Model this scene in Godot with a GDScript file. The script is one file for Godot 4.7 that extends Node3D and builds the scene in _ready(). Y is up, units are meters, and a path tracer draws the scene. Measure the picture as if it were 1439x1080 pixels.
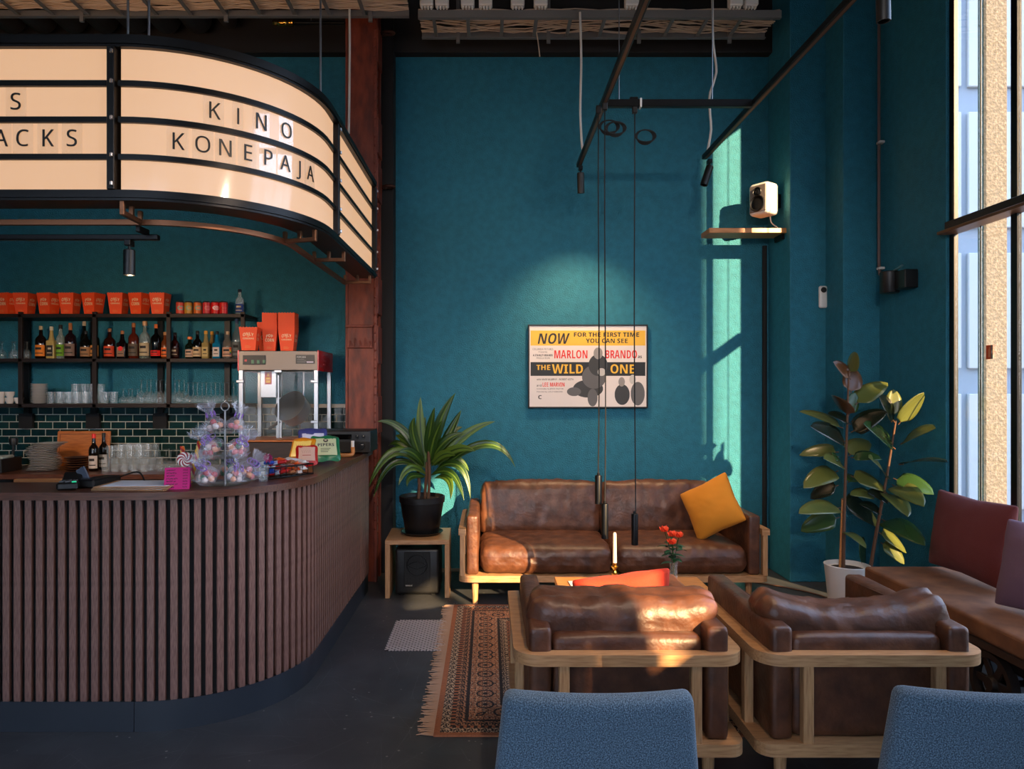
extends Node3D
# A cinema bar: curved slatted counter under a lit marquee on one side, a leather lounge by tall windows on the other.
# Units are metres. Depth from the camera is written as a positive number and turned into -z by V().

var M := {}
var names := {}
var rng := RandomNumberGenerator.new()
var noise := FastNoiseLite.new()
const SUN_DIR := Vector3(-0.52, -0.385, -1.0)
const BACK := 6.2

class MB:
	var st := SurfaceTool.new()
	var gid := 1
	func _init():
		st.begin(Mesh.PRIMITIVE_TRIANGLES)
	# triangles of one closed shape; turned outwards by its signed volume
	func tris(v: PackedVector3Array, sg: PackedInt32Array, uv: PackedVector2Array, closed := true) -> void:
		var vol := 0.0
		var c := Vector3.ZERO
		for p in v: c += p
		c /= maxf(1.0, v.size())
		for i in range(0, v.size(), 3):
			vol += (v[i] - c).dot((v[i + 1] - c).cross(v[i + 2] - c))
		var flip: bool = closed and vol > 0.0
		var has_uv := uv.size() == v.size()
		for i in range(0, v.size(), 3):
			st.set_smooth_group(sg[i / 3])
			for k in 3:
				var j: int = i + ((2 - k) if flip else k)
				if has_uv: st.set_uv(uv[j])
				else: st.set_uv(Vector2.ZERO)
				st.add_vertex(v[j])
	# rows of points, each row as long as the others; groups: one smooth group per band of rows (or one for all)
	func grid(rows: Array, wrap: bool, groups := PackedInt32Array(), closed := true, flat := false) -> void:
		var v := PackedVector3Array()
		var sg := PackedInt32Array()
		var uv := PackedVector2Array()
		var m := rows.size()
		var n: int = rows[0].size()
		gid += 1
		var g0 := gid
		var last := n if wrap else n - 1
		for r in m - 1:
			var g: int = g0 + (groups[r] if groups.size() > r else 0)
			if flat: g = -1
			gid = maxi(gid, g)
			var A: PackedVector3Array = rows[r]
			var B: PackedVector3Array = rows[r + 1]
			for q in last:
				var w := (q + 1) % n
				var a := A[q]; var b := A[w]; var c := B[w]; var d := B[q]
				var u0 := float(q) / last; var u1 := float(q + 1) / last
				var v0 := float(r) / (m - 1); var v1 := float(r + 1) / (m - 1)
				if a.distance_squared_to(b) > 1e-14:
					v.append(a); v.append(b); v.append(c)
					uv.append(Vector2(u0, v0)); uv.append(Vector2(u1, v0)); uv.append(Vector2(u1, v1)); sg.append(g)
				if c.distance_squared_to(d) > 1e-14:
					v.append(a); v.append(c); v.append(d)
					uv.append(Vector2(u0, v0)); uv.append(Vector2(u1, v1)); uv.append(Vector2(u0, v1)); sg.append(g)
		tris(v, sg, uv, closed)
	# plain or chamfered box
	func box(c: Vector3, s: Vector3, bev := 0.0, b := Basis.IDENTITY) -> void:
		var h := s / 2.0
		if bev <= 0.0:
			var v := PackedVector3Array()
			var uv := PackedVector2Array()
			for ax in 3:
				for sgn in [-1.0, 1.0]:
					var n := Vector3.ZERO; n[ax] = sgn
					var u := Vector3.ZERO; u[(ax + 1) % 3] = 1.0
					var w := Vector3.ZERO; w[(ax + 2) % 3] = 1.0
					var q := [n - u - w, n + u - w, n + u + w, n - u + w]
					if sgn < 0: q.reverse()
					var t := [Vector2(0, 0), Vector2(1, 0), Vector2(1, 1), Vector2(0, 1)]
					for k in [0, 1, 2, 0, 2, 3]:
						v.append(c + b * (q[k] * h)); uv.append(t[k])
			var sg := PackedInt32Array(); sg.resize(12); sg.fill(-1)
			tris(v, sg, uv)
			return
		bev = minf(bev, minf(h.x, minf(h.y, h.z)) * 0.95)
		var v2 := PackedVector3Array()
		var i := h - Vector3.ONE * bev
		var P := func(sx: float, sy: float, sz: float, ax: int) -> Vector3:
			var p := Vector3(sx * i.x, sy * i.y, sz * i.z)
			p[ax] = [sx, sy, sz][ax] * h[ax]
			return c + b * p
		var C := Vector3.ZERO
		var polys := []
		for ax in 3:
			for s1 in [-1.0, 1.0]:
				var loop := []
				for e in [[-1.0, -1.0], [1.0, -1.0], [1.0, 1.0], [-1.0, 1.0]]:
					var q := [0.0, 0.0, 0.0]
					q[ax] = s1; q[(ax + 1) % 3] = e[0]; q[(ax + 2) % 3] = e[1]
					loop.append(P.call(q[0], q[1], q[2], ax))
				polys.append(loop)
		for ax in 3:
			var a1 := (ax + 1) % 3
			var a2 := (ax + 2) % 3
			for s1 in [-1.0, 1.0]:
				for s2 in [-1.0, 1.0]:
					var lo := [0.0, 0.0, 0.0]; lo[ax] = -1.0; lo[a1] = s1; lo[a2] = s2
					var hi := [0.0, 0.0, 0.0]; hi[ax] = 1.0; hi[a1] = s1; hi[a2] = s2
					polys.append([P.call(lo[0], lo[1], lo[2], a1), P.call(hi[0], hi[1], hi[2], a1), P.call(hi[0], hi[1], hi[2], a2), P.call(lo[0], lo[1], lo[2], a2)])
		for sx in [-1.0, 1.0]:
			for sy in [-1.0, 1.0]:
				for sz in [-1.0, 1.0]:
					polys.append([P.call(sx, sy, sz, 0), P.call(sx, sy, sz, 1), P.call(sx, sy, sz, 2)])
		for poly in polys:
			var mid := Vector3.ZERO
			for p in poly: mid += p
			mid /= poly.size()
			var nn: Vector3 = (poly[2] - poly[0]).cross(poly[1] - poly[0])
			if nn.dot(mid - c) < 0: poly.reverse()
			for k in range(1, poly.size() - 1):
				v2.append(poly[0]); v2.append(poly[k]); v2.append(poly[k + 1])
		var sg2 := PackedInt32Array(); sg2.resize(v2.size() / 3); sg2.fill(-1)
		tris(v2, sg2, PackedVector2Array(), false)
	# solid of revolution round y; profile is a list of (radius, height)
	func lathe(prof: Array, seg := 24, at := Vector3.ZERO, b := Basis.IDENTITY, sharp := 38.0, closed := true) -> void:
		var rows := []
		var groups := PackedInt32Array()
		var g := 0
		for k in prof.size():
			var row := PackedVector3Array()
			for j in seg:
				var a := TAU * j / seg
				row.append(at + b * Vector3(cos(a) * prof[k].x, prof[k].y, sin(a) * prof[k].x))
			rows.append(row)
			if k > 0:
				if k > 1:
					var d0: Vector2 = prof[k - 1] - prof[k - 2]
					var d1: Vector2 = prof[k] - prof[k - 1]
					if absf(rad_to_deg(d0.angle_to(d1))) > sharp: g += 1
				groups.append(g)
		grid(rows, true, groups, closed)
	func cyl(at: Vector3, r: float, h: float, seg := 20, b := Basis.IDENTITY, r2 := -1.0) -> void:
		if r2 < 0: r2 = r
		lathe([Vector2(0, 0), Vector2(r, 0), Vector2(r2, h), Vector2(0, h)], seg, at, b)
	# round tube along points
	func tube(pts: Array, r: float, seg := 8, r_end := -1.0, loop := false) -> void:
		var rows := []
		var n := pts.size()
		var up := Vector3.UP
		var d0: Vector3 = (pts[1] - pts[0]).normalized()
		if absf(d0.dot(up)) > 0.9: up = Vector3.RIGHT
		var x := d0.cross(up).normalized()
		if not loop: rows.append(_ring(pts[0], x, d0, 0.0, seg))
		for k in n:
			var d: Vector3
			if loop: d = (pts[(k + 1) % n] - pts[(k + n - 1) % n]).normalized()
			else: d = (pts[mini(k + 1, n - 1)] - pts[maxi(k - 1, 0)]).normalized()
			x = (x - d * x.dot(d)).normalized()
			var rr := r if r_end < 0 else lerpf(r, r_end, float(k) / (n - 1))
			rows.append(_ring(pts[k], x, d, rr, seg))
		if loop: rows.append(rows[0])
		else: rows.append(_ring(pts[n - 1], x, (pts[n - 1] - pts[n - 2]).normalized(), 0.0, seg))
		var groups := PackedInt32Array()
		for k in rows.size() - 1: groups.append(0 if loop else (1 if k == 0 else (3 if k == rows.size() - 2 else 2)))
		grid(rows, true, groups)
	func _ring(p: Vector3, x: Vector3, d: Vector3, r: float, seg: int) -> PackedVector3Array:
		var row := PackedVector3Array()
		var y := d.cross(x)
		for j in seg:
			var a := TAU * j / seg
			row.append(p + (x * cos(a) + y * sin(a)) * r)
		return row
	# flat outline (in the plane of basis x, y) with thickness along basis z
	func prism(poly: PackedVector2Array, z0: float, z1: float, at := Vector3.ZERO, b := Basis.IDENTITY) -> void:
		var idx := Geometry2D.triangulate_polygon(poly)
		if idx.is_empty(): return
		var v := PackedVector3Array()
		var area := 0.0
		var n := poly.size()
		for k in n: area += poly[k].cross(poly[(k + 1) % n])
		var uv := PackedVector2Array()
		var lo := poly[0]; var hi := poly[0]
		for p in poly:
			lo = lo.min(p); hi = hi.max(p)
		var put := func(p: Vector2, z: float):
			v.append(at + b * Vector3(p.x, p.y, z)); uv.append(Vector2((p.x - lo.x) / (hi.x - lo.x), 1.0 - (p.y - lo.y) / (hi.y - lo.y)))
		for k in range(0, idx.size(), 3):
			var a := poly[idx[k]]; var q := poly[idx[k + 1]]; var c := poly[idx[k + 2]]
			if (q - a).cross(c - a) < 0:
				var t := q; q = c; c = t
			for p in [a, q, c]: put.call(p, z1)
			for p in [a, c, q]: put.call(p, z0)
		for k in n:
			var a := poly[k]; var q := poly[(k + 1) % n]
			if area < 0:
				var t := a; a = q; q = t
			put.call(a, z0); put.call(q, z0); put.call(q, z1)
			put.call(a, z0); put.call(q, z1); put.call(a, z1)
		var sg := PackedInt32Array(); sg.resize(v.size() / 3); sg.fill(-1)
		tris(v, sg, uv)
	# solid wall that follows a plan path of (x, depth); offsets are measured to its outer side
	func strip(path: Array, o0: float, o1: float, y0: float, y1: float) -> void:
		var n := path.size()
		var corners := [[], [], [], []]
		for k in n:
			var d: Vector2 = ((path[mini(k + 1, n - 1)] - path[k]).normalized() + (path[k] - path[maxi(k - 1, 0)]).normalized()).normalized()
			var nn := Vector2(d.y, -d.x)
			var a: Vector2 = path[k] + nn * o0
			var q: Vector2 = path[k] + nn * o1
			corners[0].append(Vector3(q.x, y0, -q.y)); corners[1].append(Vector3(q.x, y1, -q.y))
			corners[2].append(Vector3(a.x, y1, -a.y)); corners[3].append(Vector3(a.x, y0, -a.y))
		var v := PackedVector3Array()
		var sg := PackedInt32Array()
		for f in 4:
			gid += 1
			var A: Array = corners[f]
			var B: Array = corners[(f + 1) % 4]
			for k in n - 1:
				for p in [A[k], A[k + 1], B[k + 1], A[k], B[k + 1], B[k]]: v.append(p)
				sg.append(gid); sg.append(gid)
		for e in [0, n - 1]:
			var q := [corners[0][e], corners[1][e], corners[2][e], corners[3][e]]
			if e == 0: q.reverse()
			for p in [q[3], q[2], q[1], q[3], q[1], q[0]]: v.append(p)
			sg.append(-1); sg.append(-1)
		tris(v, sg, PackedVector2Array())
	# rounded box; bend is called on each point (already rounded, round the origin) and returns where it goes
	func rbox(c: Vector3, s: Vector3, r: float, n := 4, b := Basis.IDENTITY, bend = null) -> void:
		var h := s / 2.0
		r = minf(r, minf(h.x, minf(h.y, h.z)) * 0.999)
		gid += 1
		var ticks := []
		for ax in 3:
			var t := PackedFloat32Array()
			for k in 4: t.append(-h[ax] + r * [0.0, 0.13, 0.5, 1.0][k])
			for k in range(1, n): t.append(lerpf(-h[ax] + r, h[ax] - r, float(k) / n))
			for k in 4: t.append(h[ax] - r * [1.0, 0.5, 0.13, 0.0][k])
			ticks.append(t)
		var inner := h - Vector3.ONE * r
		for ax in 3:
			var a1 := (ax + 1) % 3
			var a2 := (ax + 2) % 3
			var T1: PackedFloat32Array = ticks[a1]
			var T2: PackedFloat32Array = ticks[a2]
			for sgn in [-1.0, 1.0]:
				var rows := []
				for p1 in T1:
					var row := PackedVector3Array()
					for p2 in T2:
						var p := Vector3.ZERO
						p[ax] = sgn * h[ax]; p[a1] = p1; p[a2] = p2
						var core := p.clamp(-inner, inner)
						p = core + (p - core).normalized() * r
						if bend != null: p = bend.call(p)
						row.append(c + b * p)
					rows.append(row)
				var v := PackedVector3Array()
				for i in rows.size() - 1:
					for j in rows[0].size() - 1:
						var q := [rows[i][j], rows[i + 1][j], rows[i + 1][j + 1], rows[i][j + 1]]
						if sgn > 0: q.reverse()
						for k in [0, 1, 2, 0, 2, 3]: v.append(q[k])
				var sg := PackedInt32Array(); sg.resize(v.size() / 3); sg.fill(gid)
				tris(v, sg, PackedVector2Array(), false)
	# a leaf: a thin closed blade along a curve; side is its width direction at the base
	func leaf(p0: Vector3, p1: Vector3, p2: Vector3, width: float, side: Vector3, fold := 0.25, n := 9, oval := 0.0) -> void:
		var top := []
		var bot := []
		for k in n + 1:
			var t := float(k) / n
			var p := p0.lerp(p1, t).lerp(p1.lerp(p2, t), t)
			var d := ((p1 - p0).lerp(p2 - p1, t)).normalized()
			var x := (side - d * side.dot(d)).normalized()
			var up := x.cross(d).normalized()
			var w := width * 0.5 * (pow(sin(PI * pow(clampf(t, 0.0, 1.0), 0.75 - 0.12 * oval)), 0.75 - 0.2 * oval))
			w = maxf(w, 0.0008)
			var th := 0.0011
			var ra := PackedVector3Array(); var rb := PackedVector3Array()
			for q in [-1.0, -0.55, 0.0, 0.55, 1.0]:
				var lift: float = fold * w * (absf(q) - 0.0)
				var c: Vector3 = p + x * (w * q) + up * lift
				ra.append(c + up * (th if absf(q) < 0.9 else 0.0002)); rb.append(c - up * (th if absf(q) < 0.9 else 0.0002))
			top.append(ra); bot.append(rb)
		var rows := []
		for k in n + 1:
			var row := PackedVector3Array()
			for q in 5: row.append(top[k][q])
			for q in 5: row.append(bot[k][4 - q])
			rows.append(row)
		grid(rows, true)
	func done() -> ArrayMesh:
		st.generate_normals()
		st.index()
		return st.commit()

func V(x: float, y: float, depth: float) -> Vector3:
	return Vector3(x, y, -depth)

# ---------- naming ----------
func numbered(n: String) -> String:
	if not names.has(n):
		names[n] = 0
		return n
	names[n] += 1
	return "%s_%03d" % [n, names[n]]

func thing(called: String, label: String, category: String, at := Vector3.ZERO, turn := 0.0, group := "") -> Node3D:
	var o := Node3D.new()
	o.name = numbered(called)
	add_child(o)
	o.position = at
	o.rotation.y = turn
	tag(o, label, category, group)
	return o

func tag(o: Node3D, label: String, category: String, group := "") -> void:
	o.set_meta("label", label)
	o.set_meta("category", category)
	if group: o.set_meta("group", group)

func part(called: String, mesh: Mesh, m: Material, parent: Node, at := Vector3.ZERO, rot := Vector3.ZERO) -> MeshInstance3D:
	var o := MeshInstance3D.new()
	o.name = called
	o.mesh = mesh
	o.material_override = m
	parent.add_child(o, true)
	o.position = at
	o.rotation = rot
	return o

func solo(called: String, mesh: Mesh, m: Material, label: String, category: String, at := Vector3.ZERO, rot := Vector3.ZERO, group := "") -> MeshInstance3D:
	var o := part(numbered(called), mesh, m, self, at, rot)
	tag(o, label, category, group)
	return o

func struct(called: String, mesh: Mesh, m: Material, label := "", category := "") -> MeshInstance3D:
	var o := part(called, mesh, m, self)
	o.set_meta("kind", "structure")
	if label: o.set_meta("label", label)
	if category: o.set_meta("category", category)
	return o

func copy(o: Node3D, at: Vector3, turn := 0.0, label := "") -> Node3D:
	var base: String = String(o.name)
	if base.length() > 4 and base[-4] == "_" and base.right(3).is_valid_int(): base = base.left(-4)
	var c: Node3D = o.duplicate()
	c.name = numbered(base)
	add_child(c)
	c.position = at
	c.rotation.y = turn
	if label: c.set_meta("label", label)
	return c

func bx(c: Vector3, s: Vector3, bev := 0.0) -> ArrayMesh:
	var b := MB.new()
	b.box(c, s, bev)
	return b.done()

func lathe_mesh(prof: Array, seg := 20, sharp := 38.0, closed := true) -> ArrayMesh:
	var b := MB.new()
	b.lathe(prof, seg, Vector3.ZERO, Basis.IDENTITY, sharp, closed)
	return b.done()

func tube_mesh(pts: Array, r: float, seg := 8, r_end := -1.0) -> ArrayMesh:
	var b := MB.new()
	b.tube(pts, r, seg, r_end)
	return b.done()

func curve_points(ctrl: Array, n := 24) -> Array:
	var c := Curve3D.new()
	for k in ctrl.size():
		var a: Vector3 = ctrl[maxi(k - 1, 0)]
		var q: Vector3 = ctrl[mini(k + 1, ctrl.size() - 1)]
		c.add_point(ctrl[k], -(q - a) / 6.0, (q - a) / 6.0)
	var out := []
	var L := c.get_baked_length()
	for k in n + 1: out.append(c.sample_baked(L * k / n, true))
	return out

# ---------- materials ----------
func mat(key: String, c: Color, rough := 0.6, metal := 0.0) -> StandardMaterial3D:
	var m := StandardMaterial3D.new()
	m.resource_name = key
	m.albedo_color = c
	m.roughness = rough
	m.metallic = metal
	M[key] = m
	return m

func ntex(freq: float, kind := 0, octaves := 4, size := 512, ramp: Array = [], sd := 1, normal := 0.0) -> NoiseTexture2D:
	var f := FastNoiseLite.new()
	f.noise_type = [FastNoiseLite.TYPE_SIMPLEX_SMOOTH, FastNoiseLite.TYPE_CELLULAR, FastNoiseLite.TYPE_VALUE, FastNoiseLite.TYPE_PERLIN][kind]
	f.frequency = freq
	f.fractal_octaves = octaves
	f.seed = sd
	var t := NoiseTexture2D.new()
	t.noise = f
	t.width = size; t.height = size
	t.seamless = true
	if ramp:
		var g := Gradient.new()
		g.offsets = PackedFloat32Array(ramp.map(func(e): return e[0]))
		g.colors = PackedColorArray(ramp.map(func(e): return e[1]))
		t.color_ramp = g
	if normal > 0:
		t.as_normal_map = true
		t.bump_strength = normal
	return t

func tri(m: StandardMaterial3D, scale: Vector3, world := false) -> StandardMaterial3D:
	m.uv1_triplanar = true
	m.uv1_world_triplanar = world
	m.uv1_scale = scale
	m.uv1_triplanar_sharpness = 6.0
	return m

func bump(m: StandardMaterial3D, t: Texture2D, cm: float) -> StandardMaterial3D:
	m.heightmap_enabled = true
	m.heightmap_texture = t
	m.heightmap_scale = cm
	return m

func glass(key: String, c: Color, rough := 0.03) -> StandardMaterial3D:
	var m := mat(key, c, rough)
	m.transparency = BaseMaterial3D.TRANSPARENCY_ALPHA
	return m

func wood(key: String, dark: Color, light: Color, axis: int, rough := 0.5, dens := 1.0) -> StandardMaterial3D:
	var m := mat(key, Color.WHITE, rough)
	m.albedo_texture = ntex(0.02, 0, 4, 512, [[0.0, dark], [0.45, dark.lerp(light, 0.55)], [1.0, light]], 7 + axis)
	var s := Vector3(9, 9, 9) * dens
	s[axis] = 0.7 * dens
	tri(m, s)
	return m

func glow(key: String, c: Color, energy: float) -> StandardMaterial3D:
	var m := mat(key, c, 0.4)
	m.emission_enabled = true
	m.emission = c
	m.emission_energy_multiplier = energy
	return m

func printed(key: String, img: Image, rough := 0.6) -> StandardMaterial3D:
	var m := mat(key, Color.WHITE, rough)
	m.albedo_texture = ImageTexture.create_from_image(img)
	return m

func sheet(w: int, h: int, c: Color) -> Image:
	var im := Image.create(w, h, false, Image.FORMAT_RGB8)
	im.fill(c)
	return im

# draws words into a picture so that they fill the rectangle
func words(im: Image, s: String, x: float, y: float, w: float, h: float, c: Color, bold := true, slant := 0.0, arch := 0.0) -> void:
	var tm := text_mesh(s, bold, 0.0)
	var arr := tm.get_mesh_arrays()
	var v: PackedVector3Array = arr[Mesh.ARRAY_VERTEX]
	if v.is_empty(): return
	var idx: PackedInt32Array = arr[Mesh.ARRAY_INDEX] if arr[Mesh.ARRAY_INDEX] != null else PackedInt32Array(range(v.size()))
	var lo := Vector2(v[0].x, v[0].y); var hi := lo
	for p in v:
		lo = lo.min(Vector2(p.x, p.y)); hi = hi.max(Vector2(p.x, p.y))
	var q := PackedVector2Array()
	for p in v:
		var u := (p.x - lo.x) / (hi.x - lo.x)
		var t := (p.y - lo.y) / (hi.y - lo.y)
		q.append(Vector2(x + u * w + slant * t * h, y + (1.0 - t) * h + arch * 4.0 * (u - 0.5) * (u - 0.5)))
	var W := im.get_width(); var H := im.get_height()
	for k in range(0, idx.size(), 3):
		var a := q[idx[k]]; var b := q[idx[k + 1]]; var d := q[idx[k + 2]]
		var area := (b - a).cross(d - a)
		if absf(area) < 1e-6: continue
		for py in range(maxi(0, floori(minf(a.y, minf(b.y, d.y)))), mini(H - 1, ceili(maxf(a.y, maxf(b.y, d.y)))) + 1):
			for px in range(maxi(0, floori(minf(a.x, minf(b.x, d.x)))), mini(W - 1, ceili(maxf(a.x, maxf(b.x, d.x)))) + 1):
				var p := Vector2(px + 0.5, py + 0.5)
				var e0 := (b - a).cross(p - a) / area
				var e1 := (d - b).cross(p - b) / area
				var e2 := (a - d).cross(p - d) / area
				if e0 >= -0.001 and e1 >= -0.001 and e2 >= -0.001: im.set_pixel(px, py, c)

func text_mesh(s: String, bold := true, depth := 0.004) -> TextMesh:
	var tm := TextMesh.new()
	var f := SystemFont.new()
	f.font_names = PackedStringArray(["Droid Sans"])
	f.font_weight = 700 if bold else 400
	tm.font = f
	tm.text = s
	tm.font_size = 64
	tm.pixel_size = 0.01
	tm.depth = depth
	tm.curve_step = 1.5
	return tm

func disc(im: Image, cx: float, cy: float, r: float, c: Color, ry := -1.0) -> void:
	if ry < 0: ry = r
	for py in range(maxi(0, int(cy - ry)), mini(im.get_height() - 1, int(cy + ry)) + 1):
		for px in range(maxi(0, int(cx - r)), mini(im.get_width() - 1, int(cx + r)) + 1):
			if pow((px - cx) / r, 2) + pow((py - cy) / ry, 2) <= 1.0: im.set_pixel(px, py, c)

func scratch(im: Image, a: Vector2, b: Vector2, c: Color, mixv := 0.5) -> void:
	var n := int(a.distance_to(b)) + 1
	for k in n:
		var p := a.lerp(b, float(k) / n)
		var x := posmod(int(p.x), im.get_width()); var y := posmod(int(p.y), im.get_height())
		im.set_pixel(x, y, im.get_pixel(x, y).lerp(c, mixv))

# ---------- plan paths (x, depth) ----------
func arc_path(x_start: float, z_front: float, cx: float, r: float, z_end: float, x_end: float) -> Array:
	var p := [Vector2(x_start, z_front)]
	for k in 19:
		var a := -PI / 2 + PI / 2 * k / 18.0
		p.append(Vector2(cx + cos(a) * r, z_front + r + sin(a) * r))
	p.append(Vector2(x_end, z_end))
	return p

func along(path: Array, s: float) -> Array:   # [point, outward normal]
	for k in path.size() - 1:
		var a: Vector2 = path[k]
		var b: Vector2 = path[k + 1]
		var L := a.distance_to(b)
		if s <= L or k == path.size() - 2:
			var d := (b - a).normalized()
			return [a + d * s, Vector2(d.y, -d.x)]
		s -= L
	return []

func cut(path: Array, s0: float, s1: float) -> Array:   # the piece between two lengths
	var out := [along(path, s0)[0]]
	var s := 0.0
	for k in range(1, path.size()):
		s += (path[k] as Vector2).distance_to(path[k - 1])
		if s > s0 + 0.002 and s < s1 - 0.002: out.append(path[k])
	out.append(along(path, s1)[0])
	return out

func s_at_pixel(path: Array, px: float) -> float:   # length along a path where it shows at that column of the photograph's frame
	var total := 0.0
	for k in path.size() - 1: total += (path[k] as Vector2).distance_to(path[k + 1])
	var best := 0.0
	var err := 1e9
	for k in 2000:
		var s := total * k / 2000.0
		var p: Vector2 = along(path, s)[0]
		var e := absf(686.0 + 1000.0 * p.x / p.y - px)
		if e < err:
			err = e; best = s
	return best

func _ready() -> void:
	rng.seed = 11
	noise.seed = 5
	noise.frequency = 1.0
	noise.fractal_octaves = 3
	setup_view()
	make_materials()
	build_shell()
	build_windows()
	build_outside()
	build_bar()
	build_sign()
	build_ceiling_things()
	build_back_bar()
	build_counter_things()
	build_column()
	build_lounge()
	build_lamps()
	build_plants()
	build_wall_things()
	build_small_things()

func setup_view() -> void:
	var cam := Camera3D.new()
	cam.name = "camera"
	cam.projection = Camera3D.PROJECTION_FRUSTUM
	cam.near = 0.05
	cam.far = 200.0
	cam.size = 0.05 * 1.08
	cam.frustum_offset = Vector2(0.05 * 0.0335, 0.05 * 0.008)
	add_child(cam)
	cam.position = Vector3(0, 1.55, 0)
	cam.current = true
	var e := Environment.new()
	e.background_mode = Environment.BG_SKY
	var sm := ProceduralSkyMaterial.new()
	sm.sky_top_color = Color(0.58, 0.70, 0.86)
	sm.sky_horizon_color = Color(0.88, 0.90, 0.93)
	sm.ground_bottom_color = Color(0.35, 0.35, 0.36)
	sm.ground_horizon_color = Color(0.75, 0.77, 0.8)
	sm.sky_energy_multiplier = 2.6
	sm.sun_angle_max = 1.0
	var sky := Sky.new()
	sky.sky_material = sm
	e.sky = sky
	e.tonemap_mode = Environment.TONE_MAPPER_LINEAR
	e.tonemap_exposure = 1.0
	e.sdfgi_enabled = true
	e.ssao_enabled = true
	e.ssil_enabled = true
	var we := WorldEnvironment.new()
	we.name = "world_environment"
	we.environment = e
	add_child(we)
	var sun := DirectionalLight3D.new()
	sun.name = "sun"
	sun.light_color = Color(1.0, 0.84, 0.62)
	sun.light_energy = 9.5
	sun.light_angular_distance = 0.6
	sun.shadow_enabled = true
	add_child(sun)
	sun.look_at_from_position(Vector3.ZERO, SUN_DIR)

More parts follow.
